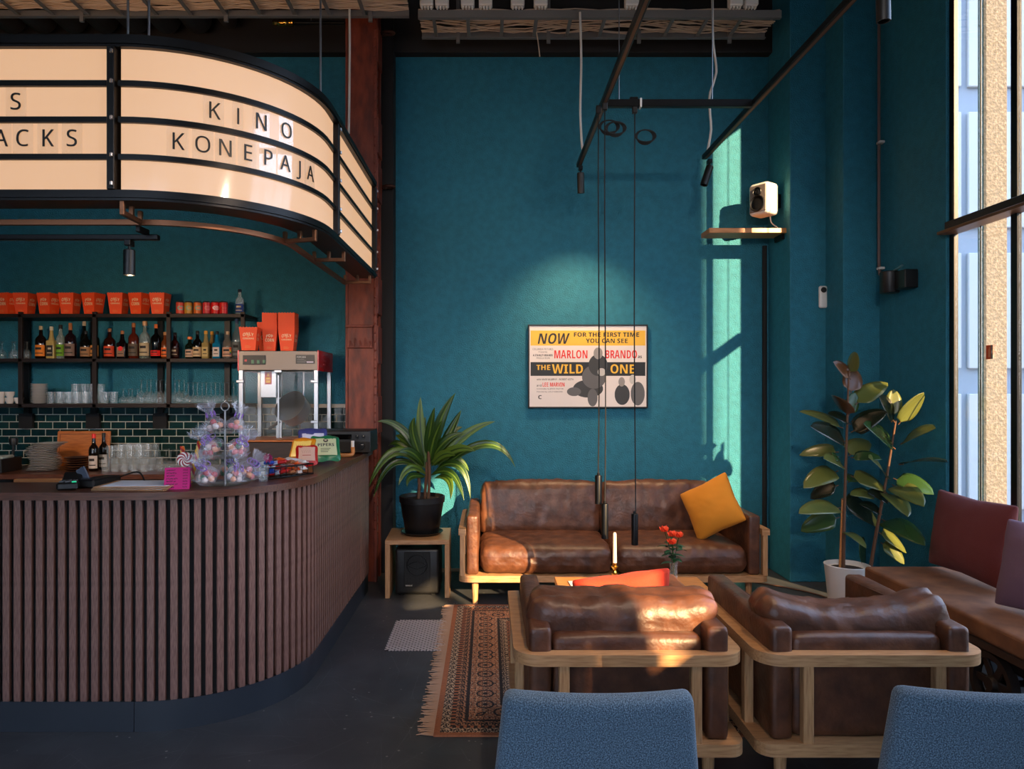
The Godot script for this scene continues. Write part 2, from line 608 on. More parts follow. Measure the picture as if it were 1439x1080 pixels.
func make_materials() -> void:
	# paint: fine stipple of the rolled wall paint
	var teal := mat("teal_paint", Color.WHITE, 0.75)
	teal.albedo_texture = ntex(0.012, 0, 5, 1024, [[0.0, Color(0.10, 0.395, 0.47)], [0.5, Color(0.115, 0.425, 0.505)], [1.0, Color(0.135, 0.455, 0.535)]], 3)
	tri(teal, Vector3.ONE * 0.9, true)
	bump(teal, ntex(0.16, 0, 3, 512, [], 4), 0.5)
	mat("black_paint", Color(0.10, 0.085, 0.08), 0.7)
	mat("black_metal", Color(0.075, 0.078, 0.085), 0.38, 0.6)
	mat("black_plastic", Color(0.06, 0.06, 0.065), 0.45)
	mat("soft_black", Color(0.05, 0.05, 0.055), 0.8)
	mat("brown_black_metal", Color(0.16, 0.115, 0.10), 0.5, 0.4)
	mat("steel", Color(0.62, 0.62, 0.63), 0.28, 1.0)
	mat("galvanised", Color(0.50, 0.49, 0.48), 0.45, 0.35)
	mat("bronze_tube", Color(0.50, 0.33, 0.23), 0.42, 0.75)
	mat("brass", Color(0.83, 0.62, 0.28), 0.22, 1.0)
	mat("duct_paint", Color(0.20, 0.165, 0.15), 0.6)
	glass("machine_glass", Color(0.93, 0.97, 0.97, 0.02)).metallic_specular = 0.25
	mat("white_plastic", Color(0.85, 0.84, 0.82), 0.4)
	mat("cream_cable", Color(0.82, 0.72, 0.62), 0.5)
	mat("white_cable", Color(0.85, 0.83, 0.80), 0.45)
	mat("porcelain", Color(0.86, 0.84, 0.82), 0.15)
	mat("grout", Color(0.80, 0.76, 0.70), 0.9)
	for k in 3:
		var t := mat("tile_%d" % k, [Color(0.055, 0.17, 0.16), Color(0.07, 0.20, 0.185), Color(0.05, 0.15, 0.15)][k], 0.14)
		t.clearcoat_enabled = true
		t.clearcoat = 0.6
		t.clearcoat_roughness = 0.08
	# floor: worn dark resin over concrete with pale scuffs
	var fl := mat("dark_floor", Color.WHITE, 0.42)
	var im := sheet(1024, 1024, Color(0.2, 0.215, 0.235))
	var fn := FastNoiseLite.new()
	fn.seed = 9; fn.frequency = 0.006; fn.fractal_octaves = 5
	for y in 1024:
		for x in 1024:
			var k := 0.5 + 0.5 * fn.get_noise_2d(x, y)
			var g := rng.randf() * 0.018
			im.set_pixel(x, y, Color(0.185 + 0.08 * k + g, 0.193 + 0.08 * k + g, 0.208 + 0.083 * k + g))
	for k in 240:
		var a := Vector2(rng.randf() * 1024, rng.randf() * 1024)
		var d := Vector2.from_angle(rng.randf() * TAU) * rng.randf_range(8, 120)
		var bent := d.rotated(rng.randf_range(-0.4, 0.4)) * 0.7
		scratch(im, a, a + d, Color(0.5, 0.5, 0.52), rng.randf_range(0.1, 0.4))
		scratch(im, a + d, a + d + bent, Color(0.5, 0.5, 0.52), rng.randf_range(0.08, 0.3))
	for k in 160: disc(im, rng.randf() * 1024, rng.randf() * 1024, rng.randf_range(0.8, 2.0), Color(0.55, 0.54, 0.52))
	fl.albedo_texture = ImageTexture.create_from_image(im)
	tri(fl, Vector3.ONE * 0.33, true)
	fl.roughness_texture = ntex(0.01, 0, 5, 512, [[0.0, Color(0.62, 0.62, 0.62)], [1.0, Color(1, 1, 1)]], 21)
	fl.roughness = 0.55
	wood("walnut_upright", Color(0.33, 0.215, 0.185), Color(0.56, 0.41, 0.36), 1, 0.5, 2.2)
	wood("walnut_top", Color(0.25, 0.14, 0.10), Color(0.42, 0.26, 0.19), 0, 0.32, 1.0)
	wood("oak_x", Color(0.60, 0.42, 0.27), Color(0.78, 0.60, 0.42), 0, 0.42)
	wood("oak_y", Color(0.60, 0.42, 0.27), Color(0.78, 0.60, 0.42), 1, 0.42)
	wood("oak_z", Color(0.60, 0.42, 0.27), Color(0.78, 0.60, 0.42), 2, 0.42)
	wood("table_wood", Color(0.66, 0.40, 0.20), Color(0.82, 0.56, 0.32), 0, 0.35)
	wood("board_wood", Color(0.62, 0.33, 0.13), Color(0.80, 0.48, 0.22), 0, 0.5)
	wood("dark_wood", Color(0.13, 0.08, 0.06), Color(0.24, 0.15, 0.11), 0, 0.5)
	var leather := mat("brown_leather", Color.WHITE, 0.36)
	leather.albedo_texture = ntex(0.012, 0, 6, 512, [[0.0, Color(0.25, 0.14, 0.085)], [0.5, Color(0.335, 0.195, 0.122)], [1.0, Color(0.43, 0.265, 0.17)]], 31)
	leather.roughness_texture = ntex(0.03, 0, 4, 256, [[0.0, Color(0.75, 0.75, 0.75)], [1.0, Color(1, 1, 1)]], 32)
	leather.roughness = 0.5
	tri(leather, Vector3.ONE * 1.3)
	bump(leather, ntex(0.05, 0, 5, 512, [], 33), 0.12)
	var suede := mat("tan_suede", Color.WHITE, 0.8)
	suede.albedo_texture = ntex(0.014, 0, 6, 512, [[0.0, Color(0.37, 0.225, 0.13)], [0.5, Color(0.45, 0.28, 0.165)], [1.0, Color(0.53, 0.345, 0.21)]], 35)
	tri(suede, Vector3.ONE * 0.8)
	var blue := mat("blue_wool", Color.WHITE, 0.9)
	blue.albedo_texture = ntex(0.22, 0, 3, 512, [[0.22, Color(0.16, 0.21, 0.26)], [0.5, Color(0.29, 0.38, 0.45)], [0.78, Color(0.47, 0.55, 0.61)]], 41)
	blue.rim_enabled = true
	blue.rim = 0.3
	tri(blue, Vector3.ONE * 2.0)
	bump(blue, ntex(0.25, 0, 2, 512, [], 42), 0.2)
	for f in [["mustard_cloth", Color(0.80, 0.50, 0.09)], ["maroon_cloth", Color(0.42, 0.17, 0.16)], ["mauve_cloth", Color(0.42, 0.31, 0.38)], ["coral_cloth", Color(0.78, 0.20, 0.09)]]:
		var c := mat(f[0], f[1], 0.85)
		c.rim_enabled = true
		c.rim = 0.25
		bump(c, ntex(0.2, 0, 2, 256, [], 43), 0.15)
		tri(c, Vector3.ONE * 5.0)
	var rust := mat("red_oxide_steel", Color.WHITE, 0.55)
	rust.albedo_texture = ntex(0.012, 0, 6, 512, [[0.0, Color(0.30, 0.11, 0.06)], [0.5, Color(0.46, 0.18, 0.095)], [1.0, Color(0.55, 0.25, 0.15)]], 51)
	tri(rust, Vector3(1.6, 0.6, 1.6), true)
	bump(rust, ntex(0.05, 0, 4, 256, [], 52), 0.3)
	glass("clear_glass", Color(0.93, 0.97, 0.97, 0.06))
	glass("window_glass", Color(0.9, 0.95, 0.97, 0.03), 0.01)
	glass("cellophane", Color(0.86, 0.87, 0.93, 0.16), 0.12)
	var conc := mat("concrete", Color.WHITE, 0.9)
	conc.albedo_texture = ntex(0.02, 0, 6, 512, [[0.0, Color(0.26, 0.25, 0.235)], [0.5, Color(0.36, 0.35, 0.335)], [1.0, Color(0.45, 0.44, 0.42)]], 61)
	tri(conc, Vector3.ONE * 3.5, true)
	bump(conc, ntex(0.06, 0, 5, 256, [], 62), 0.5)
	mat("pale_panel", Color(0.74, 0.73, 0.72), 0.6)
	mat("blue_grey_panel", Color(0.55, 0.58, 0.62), 0.6)
	mat("pavement", Color(0.50, 0.49, 0.47), 0.9)
	var leaf_a := mat("dracaena_leaf", Color(0.14, 0.25, 0.075), 0.35)
	leaf_a.backlight_enabled = true
	leaf_a.backlight = Color(0.22, 0.34, 0.07)
	var leaf_b := mat("dracaena_stripe_leaf", Color(0.32, 0.42, 0.14), 0.35)
	leaf_b.backlight_enabled = true
	leaf_b.backlight = Color(0.35, 0.45, 0.1)
	mat("rubber_leaf", Color(0.17, 0.27, 0.13), 0.25)
	mat("rubber_leaf_olive", Color(0.34, 0.36, 0.17), 0.3)
	mat("rubber_leaf_dark", Color(0.10, 0.13, 0.085), 0.25)
	mat("rubber_leaf_bronze", Color(0.36, 0.24, 0.15), 0.3)
	mat("bark", Color(0.36, 0.24, 0.16), 0.8)
	mat("soil", Color(0.14, 0.10, 0.08), 1.0)

# ---------- the room ----------
func build_shell() -> void:
	var b := MB.new()
	b.box(Vector3(-1.6, -0.1, -1.0), Vector3(9.8, 0.2, 11.4))
	struct("floor", b.done(), M.dark_floor, "dark blue-grey worn resin floor with pale scuffs", "floor")
	struct("ceiling", bx(Vector3(-1.6, 5.3, -1.0), Vector3(9.8, 0.2, 11.4)), M.black_paint)
	var wb := struct("wall_back", bx(V(-1.6, 2.25, BACK + 0.1), Vector3(9.8, 4.5, 0.2)), M.teal_paint, "teal painted back wall with fine stippled texture", "wall")
	struct("trim_1", bx(V(-1.6, 4.85, BACK + 0.06), Vector3(9.8, 0.8, 0.3), 0.004), M.black_paint, "black painted beam along the top of the teal wall", "beam")
	struct("wall_left", bx(Vector3(-6.45, 2.6, -1.0), Vector3(0.2, 5.4, 11.4)), M.teal_paint)
	# rear wall behind the camera, with the wide window that lights the bar front
	var rw := MB.new()
	rw.box(Vector3(-1.6, 4.9, 4.6), Vector3(9.8, 0.8, 0.2))
	rw.box(Vector3(-1.6, 0.2, 4.6), Vector3(9.8, 0.4, 0.2))
	for s in [[-6.5, -5.7], [-2.9, -2.5], [0.2, 3.1]]: rw.box(Vector3((s[0] + s[1]) / 2, 2.45, 4.6), Vector3(s[1] - s[0], 4.1, 0.2))
	struct("wall_rear", rw.done(), M.teal_paint)
	var rf := MB.new()
	for s in [[-5.7, -2.9], [-2.5, 0.2]]:
		for t in [0.0, 0.5, 1.0]: rf.box(Vector3(lerpf(s[0] + 0.025, s[1] - 0.025, t), 2.45, 4.6), Vector3(0.05, 4.1, 0.06))
		for yy in [0.43, 2.6, 4.47]: rf.box(Vector3((s[0] + s[1]) / 2, yy, 4.6), Vector3(s[1] - s[0], 0.06, 0.06))
	var wr := struct("window_4", rf.done(), M.brown_black_metal)
	for s in [[-5.7, -2.9], [-2.5, 0.2]]: part("pane", bx(Vector3((s[0] + s[1]) / 2, 2.45, 4.62), Vector3(s[1] - s[0], 4.08, 0.006)), M.window_glass, wr)
	# stepped corner between the back wall and the windows
	var c := MB.new()
	c.box(V(2.745, 2.6, 5.975), Vector3(0.61, 5.2, 0.45), 0.006)
	c.box(V(2.8875, 2.6, 5.605), Vector3(0.325, 5.2, 0.29), 0.006)
	c.box(V(3.025, 2.6, 5.06), Vector3(0.05, 5.2, 0.8), 0.006)
	struct("wall_right", c.done(), M.teal_paint, "stepped dark teal wall corner beside the tall window", "wall")
	# window wall: sill walls, piers and lintels with openings
	var w := MB.new()
	var x := 3.05
	w.box(V(x, 4.92, 0.08), Vector3(0.1, 0.76, 9.16))
	w.box(V(x, 0.1, 0.08), Vector3(0.1, 0.2, 9.16))
	for s in [[-0.08, 1.5, 0.2, 4.54], [-1.13, -0.08, 0.2, 2.16], [-1.13, -0.08, 3.42, 4.54], [-1.19, -1.13, 0.2, 4.54], [-2.07, -1.19, 0.2, 2.25], [-2.07, -1.19, 2.72, 4.54], [-2.25, -2.07, 0.2, 4.54], [-4.5, -4.4, 0.2, 4.54]]:
		w.box(V(x, (s[2] + s[3]) / 2, (s[0] + s[1]) / 2), Vector3(0.1, s[3] - s[2], s[1] - s[0]))
	struct("wall_windows", w.done(), M.teal_paint)
	# wall tiles above the back counter
	var y0 := 0.90
	var slab := part("grout_bed", bx(V(-2.95, 1.165, BACK - 0.004), Vector3(3.7, 0.53, 0.008)), M.grout, wb)
	slab.name = "grout_bed"
	var tile := bx(Vector3.ZERO, Vector3(0.1205, 0.0565, 0.006), 0.0015)
	for r in 8:
		var y := y0 + 0.032 + r * 0.0625
		for q in 26:
			var tx := -4.42 + q * 0.1265 + (0.063 if r % 2 else 0.0)
			if tx > -1.14: continue
			part("tile", tile, M["tile_%d" % (rng.randi() % 3)], wb, V(tx, y, BACK - 0.009))

func build_windows() -> void:
	# window_1 stands beside the bench, from the stepped corner towards the camera
	var f := MB.new()
	var x := 3.035
	for zz in [[4.64, 0.05], [4.385, 0.010], [4.09, 0.05], [3.3, 0.05], [2.42, 0.05], [1.53, 0.06]]:
		f.box(V(x, 2.37, zz[0]), Vector3(0.03 if zz[1] > 0.02 else 0.006, 4.34, zz[1]), 0.002)
	for yy in [0.24, 4.50]: f.box(V(x, yy, 3.08), Vector3(0.04, 0.08, 3.14), 0.004)
	var o := struct("window_1", f.done(), M.black_metal, "tall dark metal framed window beside the bench", "window")
	part("transom", bx(V(3.02, 2.615, 3.08), Vector3(0.08, 0.06, 3.14), 0.004), M.brown_black_metal, o)
	part("sill", bx(V(2.99, 2.572, 3.08), Vector3(0.12, 0.02, 3.14), 0.003), M.bronze_tube, o)
	for span in [[4.396, 4.615], [4.115, 4.374], [3.325, 4.065], [2.445, 3.275], [1.56, 2.395]]:
		for yy in [[0.28, 2.56], [2.645, 4.46]]:
			part("pane", bx(V(3.035, (yy[0] + yy[1]) / 2, (span[0] + span[1]) / 2), Vector3(0.006, yy[1] - yy[0], span[1] - span[0])), M.window_glass, o)
	# window_2 and window_3 lie beside and behind the camera
	var g := MB.new()
	for zz in [[-0.09, 2.79, 1.26], [-1.12, 2.79, 1.26], [-1.20, 2.485, 0.47], [-2.06, 2.485, 0.47]]: g.box(V(3.06, zz[1], zz[0]), Vector3(0.02, zz[2], 0.02))
	for yy in [[2.17, -0.605, 1.05], [3.41, -0.605, 1.05], [2.26, -1.63, 0.88], [2.71, -1.63, 0.88]]: g.box(V(3.06, yy[0], yy[1]), Vector3(0.02, 0.02, yy[2]))
	var o2 := struct("window_2", g.done(), M.brown_black_metal)
	part("pane", bx(V(3.06, 2.79, -0.605), Vector3(0.006, 1.22, 1.01)), M.window_glass, o2)
	part("pane", bx(V(3.06, 2.485, -1.63), Vector3(0.006, 0.43, 0.84)), M.window_glass, o2)
	var h := MB.new()
	for zz in [-2.28, -3.33, -4.37]: h.box(V(x, 2.37, zz), Vector3(0.03, 4.34, 0.05))
	for yy in [0.24, 2.6, 4.5]: h.box(V(x, yy, -3.325), Vector3(0.03, 0.08, 2.14))
	var o3 := struct("window_3", h.done(), M.brown_black_metal)
	for k in 2:
		for yy in [[0.28, 2.56], [2.64, 4.46]]:
			part("pane", bx(V(3.06, (yy[0] + yy[1]) / 2, [-2.805, -3.85][k]), Vector3(0.006, yy[1] - yy[0], 0.98)), M.window_glass, o3)
	# small orange sticker on the slim mullion
	var im := sheet(48, 64, Color(0.86, 0.30, 0.10))
	im.fill_rect(Rect2i(0, 0, 48, 20), Color(0.55, 0.52, 0.48))
	disc(im, 24, 10, 6, Color(0.8, 0.8, 0.78))
	im.fill_rect(Rect2i(6, 30, 36, 3), Color(0.95, 0.8, 0.6))
	im.fill_rect(Rect2i(6, 38, 28, 3), Color(0.95, 0.8, 0.6))
	solo("window_sticker", bx(Vector3.ZERO, Vector3(0.002, 0.085, 0.06)), printed("sticker_print", im), "small orange and grey sticker on the window pane", "sticker", V(3.03, 1.78, 4.30))

func build_outside() -> void:
	solo("exterior_ground", bx(V(10, -0.4, -10.0), Vector3(80, 0.2, 100)), M.pavement, "grey pavement outside the windows", "pavement")
	solo("exterior_pillar", bx(V(3.50, 2.4, 4.94), Vector3(0.16, 5.6, 0.08), 0.01), M.concrete, "weathered beige concrete pillar outside the window", "pillar")
	var n := thing("exterior_building", "pale panelled building across the yard seen through the window", "building", V(7.6, -0.3, 10.2))
	part("wall", bx(Vector3(0, 5, 0), Vector3(6.0, 10, 0.6)), M.blue_grey_panel, n)
	for r in 5:
		for q in 6:
			part("facade_panel", bx(Vector3(-2.5 + q * 1.0, 1.0 + r * 1.95, 0.33), Vector3(0.9, 1.6, 0.06), 0.01), M.pale_panel, n)
	# two blocks further off, with an alley between them that lets one shaft of sun through
	var dir := Vector2(0.52, -1.0).normalized()
	for k in 3:
		var u0: float = [3.25, -9.6, 9.3][k]
		var u1: float = [5.17, 1.9, 14.5][k]
		var mid: float = (u0 + u1) / 2.0
		var far: float = [15.0, 10.0, 26.0][k]
		var px := 3.0 + dir.x * far
		var pz := (mid - 3.0) / 0.52 + dir.y * far
		var turn := atan2(0.52, 1.0)
		var o := thing("exterior_building", ["narrow tower block across the yard", "wide block across the yard behind the rear windows", "block across the yard that shades the pale facade"][k], "building", V(px, -0.3, pz), turn)
		part("wall", bx(Vector3(0, [6.0, 6.75, 10.0][k], 0), Vector3((u1 - u0) / 1.127, [12.0, 13.5, 20.0][k], 3.0)), M.concrete, o)
		part("roof", bx(Vector3(0, [12.1, 13.6, 20.1][k], 0), Vector3((u1 - u0) / 1.127, 0.2, 3.0)), M.blue_grey_panel, o)

# ---------- bar ----------
func bar_path() -> Array:
	return arc_path(-4.5, 3.22, -1.6, 0.665, 5.5, -0.92)

func build_bar() -> void:
	var path := bar_path()
	var o := thing("bar_counter", "curved bar counter clad in upright dark walnut slats on a black plinth", "bar counter")
	var b := MB.new()
	b.strip(path, -0.05, -0.022, 0.13, 1.055)
	part("backing_panel", b.done(), M.soft_black, o)
	var split := s_at_pixel(path, 187)
	var total := 0.0
	for k in path.size() - 1: total += (path[k] as Vector2).distance_to(path[k + 1])
	for piece in [[0.0, split - 0.0015], [split + 0.0015, total]]:
		var q := MB.new()
		q.strip(cut(path, piece[0], piece[1]), -0.03, -0.008, 0.0, 0.138)
		part("plinth", q.done(), M.plinth_black if M.has("plinth_black") else mat("plinth_black", Color(0.15, 0.17, 0.20), 0.4), o)
	var slat := bx(Vector3(0, 0.598, 0), Vector3(0.030, 0.914, 0.022), 0.0015)
	var s := total - 0.03
	while s > 1.9:
		var a := along(path, s)
		var nn: Vector2 = a[1]
		var p: Vector2 = a[0] - nn * 0.011
		part("slat", slat, M.walnut_upright, o, V(p.x, 0, p.y), Vector3(0, atan2(nn.x, -nn.y), 0))
		s -= 0.0502
	# rear wall of the bar and shelf under the ledge
	var r := MB.new()
	r.strip(cut(path, 0.0, total - 0.08), -0.33, -0.31, 0.0, 1.0)
	part("rear_panel", r.done(), M.dark_wood, o)
	var t := MB.new()
	t.strip(cut(path, 0.0, total - 0.75), -0.62, -0.335, 0.86, 0.885)
	part("work_shelf", t.done(), M.dark_wood, o)
	var top := MB.new()
	top.strip(path, -0.335, 0.028, 1.056, 1.09)
	solo("bar_ledge", top.done(), M.walnut_top, "dark walnut ledge following the curve of the bar", "countertop")

# ---------- marquee ----------
func build_sign() -> void:
	var path := arc_path(-4.5, 3.2, -1.66, 0.77, 5.4, -0.875)
	var o := thing("marquee_sign", "curved lit cinema marquee with black frame and changeable letters over the bar", "sign", Vector3.ZERO)
	var total := 0.0
	for k in path.size() - 1: total += (path[k] as Vector2).distance_to(path[k + 1])
	for rail in [[3.085, 3.14, "top_frame"], [2.398, 2.446, "bottom_frame"]]:
		var b := MB.new()
		b.strip(path, -0.13, 0.022, rail[0], rail[1])
		b.strip(path, 0.022, 0.03, rail[0] + 0.012, rail[1] - 0.012)
		part(rail[2], b.done(), M.black_metal, o)
	var bk := MB.new()
	bk.strip(path, -0.13, -0.12, 2.446, 3.085)
	part("back_panel", bk.done(), M.black_paint, o)
	var s1 := s_at_pixel(path, 166)
	var s2 := s_at_pixel(path, 470)
	var s3 := total - 0.012
	var face := glow("sign_face", Color(1.0, 0.77, 0.56), 0.66)
	face.roughness = 0.12
	face.albedo_color = Color(0.62, 0.58, 0.55)
	var rows := [[2.939, 3.085], [2.776, 2.913], [2.609, 2.75], [2.446, 2.584]]
	for sec in [[0.0, s1], [s1, s2], [s2, s3]]:
		for r in rows:
			var b := MB.new()
			b.strip(cut(path, sec[0] + 0.012, sec[1] - 0.012), -0.014, -0.004, r[0], r[1])
			part("sign_light_panel", b.done(), face, o)
		for r in [[2.913, 2.939], [2.75, 2.776], [2.584, 2.609]]:
			var b := MB.new()
			b.strip(cut(path, sec[0] + 0.005, sec[1] - 0.005), -0.004, 0.012, r[0], r[1])
			part("letter_rail", b.done(), M.black_metal, o)
	for s in [s1 - 0.02, s2, s3]:
		var a := along(path, s)
		var p: Vector2 = a[0]
		var nn: Vector2 = a[1]
		part("divider", bx(Vector3(0, 2.765, 0), Vector3(0.034, 0.64, 0.06), 0.003), M.black_metal, o, V(p.x, 0, p.y), Vector3(0, atan2(nn.x, -nn.y), 0))
		var k := 0
		for y in [3.06, 2.926, 2.763, 2.597, 2.47]:
			part("bolt", bx(Vector3.ZERO, Vector3(0.012, 0.02, 0.012), 0.003), M.steel, o, V(p.x + nn.x * 0.034 + nn.y * -0.008, y, p.y + nn.y * 0.034 + nn.x * 0.012))
			k += 1
	# letters
	var ink := mat("letter_ink", Color(0.05, 0.035, 0.035), 0.4)
	var film := glass("letter_film", Color(1.0, 0.97, 0.93, 0.05), 0.03)
	var sets := [[[["S", 23.0]], 2.8445], [[["A", 2.0], ["C", 32.0], ["K", 67.0], ["S", 102.0]], 2.68], [[["K", 300.0], ["I", 334.0], ["N", 367.0], ["O", 402.0]], 2.8445], [[["K", 250.0], ["O", 285.0], ["N", 317.0], ["E", 348.0], ["P", 376.0], ["A", 400.0], ["J", 420.0], ["A", 435.0]], 2.68]]
	for st in sets:
		for l in st[0]:
			var s := s_at_pixel(path, l[1])
			var a := along(path, s)
			var p: Vector2 = a[0]
			var nn: Vector2 = a[1]
			var yaw := atan2(nn.x, -nn.y)
			var at: Vector2 = p + nn * 0.006
			var tm := text_mesh(l[0], false, 0.25)
			tm.pixel_size = 0.00165
			tm.depth = 0.003
			tm.horizontal_alignment = HORIZONTAL_ALIGNMENT_CENTER
			tm.vertical_alignment = VERTICAL_ALIGNMENT_CENTER
			if l[0] == "I": part("letter", bx(Vector3.ZERO, Vector3(0.009, 0.0755, 0.003)), ink, o, V(at.x, st[1] - 0.001, at.y), Vector3(0, yaw, 0))
			else: part("letter", tm, ink, o, V(at.x, st[1], at.y), Vector3(0, yaw, 0))
			var f: Vector2 = p + nn * 0.001
			var tile := part("letter_tile", bx(Vector3.ZERO, Vector3(0.092 if l[0] != "I" else 0.05, 0.134, 0.0015)), film, o, V(f.x, st[1], f.y), Vector3(0, yaw, 0))
			tile.name = "letter_tile"
	# hanger rods to the ceiling
	for h in [[-1.63, 3.22], [-1.535, 3.22], [-0.90, 3.82]]:
		part("hanger_rod", tube_mesh([V(h[0], 3.12, h[1]), V(h[0], 5.2, h[1])], 0.006, 8), M.steel, o)
	# bronze rail and brackets underneath
	var lr := MB.new()
	lr.strip(cut(path, 0.0, total - 0.1), -0.20, -0.175, 2.335, 2.36)
	part("lower_rail", lr.done(), M.bronze_tube, o)
	for s in [1.2, s1 + 0.02, s2 - 0.35, s2 + 0.25, total - 0.14]:
		var a := along(path, s)
		var p: Vector2 = a[0]
		var nn: Vector2 = a[1]
		var b := MB.new()
		b.box(Vector3(0, 2.348, 0.10), Vector3(0.02, 0.022, 0.2), 0.002)
		b.box(Vector3(0, 2.375, 0.19), Vector3(0.02, 0.05, 0.02), 0.002)
		b.box(Vector3(0, 2.375, 0.10), Vector3(0.02, 0.05, 0.02), 0.002)
		b.box(Vector3(0, 2.375, 0.01), Vector3(0.02, 0.05, 0.02), 0.002)
		part("bracket", b.done(), M.bronze_tube, o, V(p.x - nn.x * 0.19, 0, p.y - nn.y * 0.19), Vector3(0, atan2(nn.x, -nn.y), 0))
	# tube in the open trough behind the top frame; it lights the trays above
	for q in [[-4.4, 3.29, -1.75, 3.29], [-1.02, 4.1, -1.02, 5.3]]:
		part("light_tube", tube_mesh([V(q[0], 3.16, q[1]), V(q[2], 3.16, q[3])], 0.012, 10), M.tube_light if M.has("tube_light") else glow("tube_light", Color(1.0, 0.80, 0.62), 1.5), o)
	var up := AreaLight3D.new()
	up.name = "marquee_trough"
	up.area_size = Vector2(2.6, 0.05)
	up.light_energy = 4.0
	up.light_color = Color(1.0, 0.80, 0.62)
	up.shadow_enabled = true
	add_child(up)
	up.position = V(-3.05, 3.18, 3.29)
	up.rotation.x = PI / 2
	# the light it gives
	area_light("marquee_straight", V(-2.9, 2.765, 3.17), 0.0, Vector2(2.4, 0.6), 1.2, Color(1.0, 0.80, 0.62))
	area_light("marquee_curve", V(-1.08, 2.765, 3.39), PI / 4, Vector2(1.0, 0.6), 0.6, Color(1.0, 0.80, 0.62))
	area_light("marquee_end", V(-0.845, 2.765, 4.7), PI / 2, Vector2(1.3, 0.6), 0.6, Color(1.0, 0.80, 0.62))

# an area light that shines along +z before it is turned
func area_light(called: String, at: Vector3, turn: float, size: Vector2, energy: float, c: Color) -> void:
	var l := AreaLight3D.new()
	l.name = called
	l.area_size = size
	l.light_energy = energy
	l.light_color = c
	l.shadow_enabled = true
	add_child(l)
	l.position = at
	l.rotation.y = turn + PI

func spot_light(called: String, at: Vector3, to: Vector3, angle: float, energy: float, c: Color, soft := 0.03, parent: Node = self) -> void:
	var l := SpotLight3D.new()
	l.name = called
	l.spot_angle = angle
	l.spot_angle_attenuation = 0.9
	l.spot_range = 20.0
	l.spot_attenuation = 2.0
	l.light_energy = energy
	l.light_color = c
	l.light_size = soft
	l.shadow_enabled = true
	add_child(l)
	l.look_at_from_position(at, to, Vector3.RIGHT)

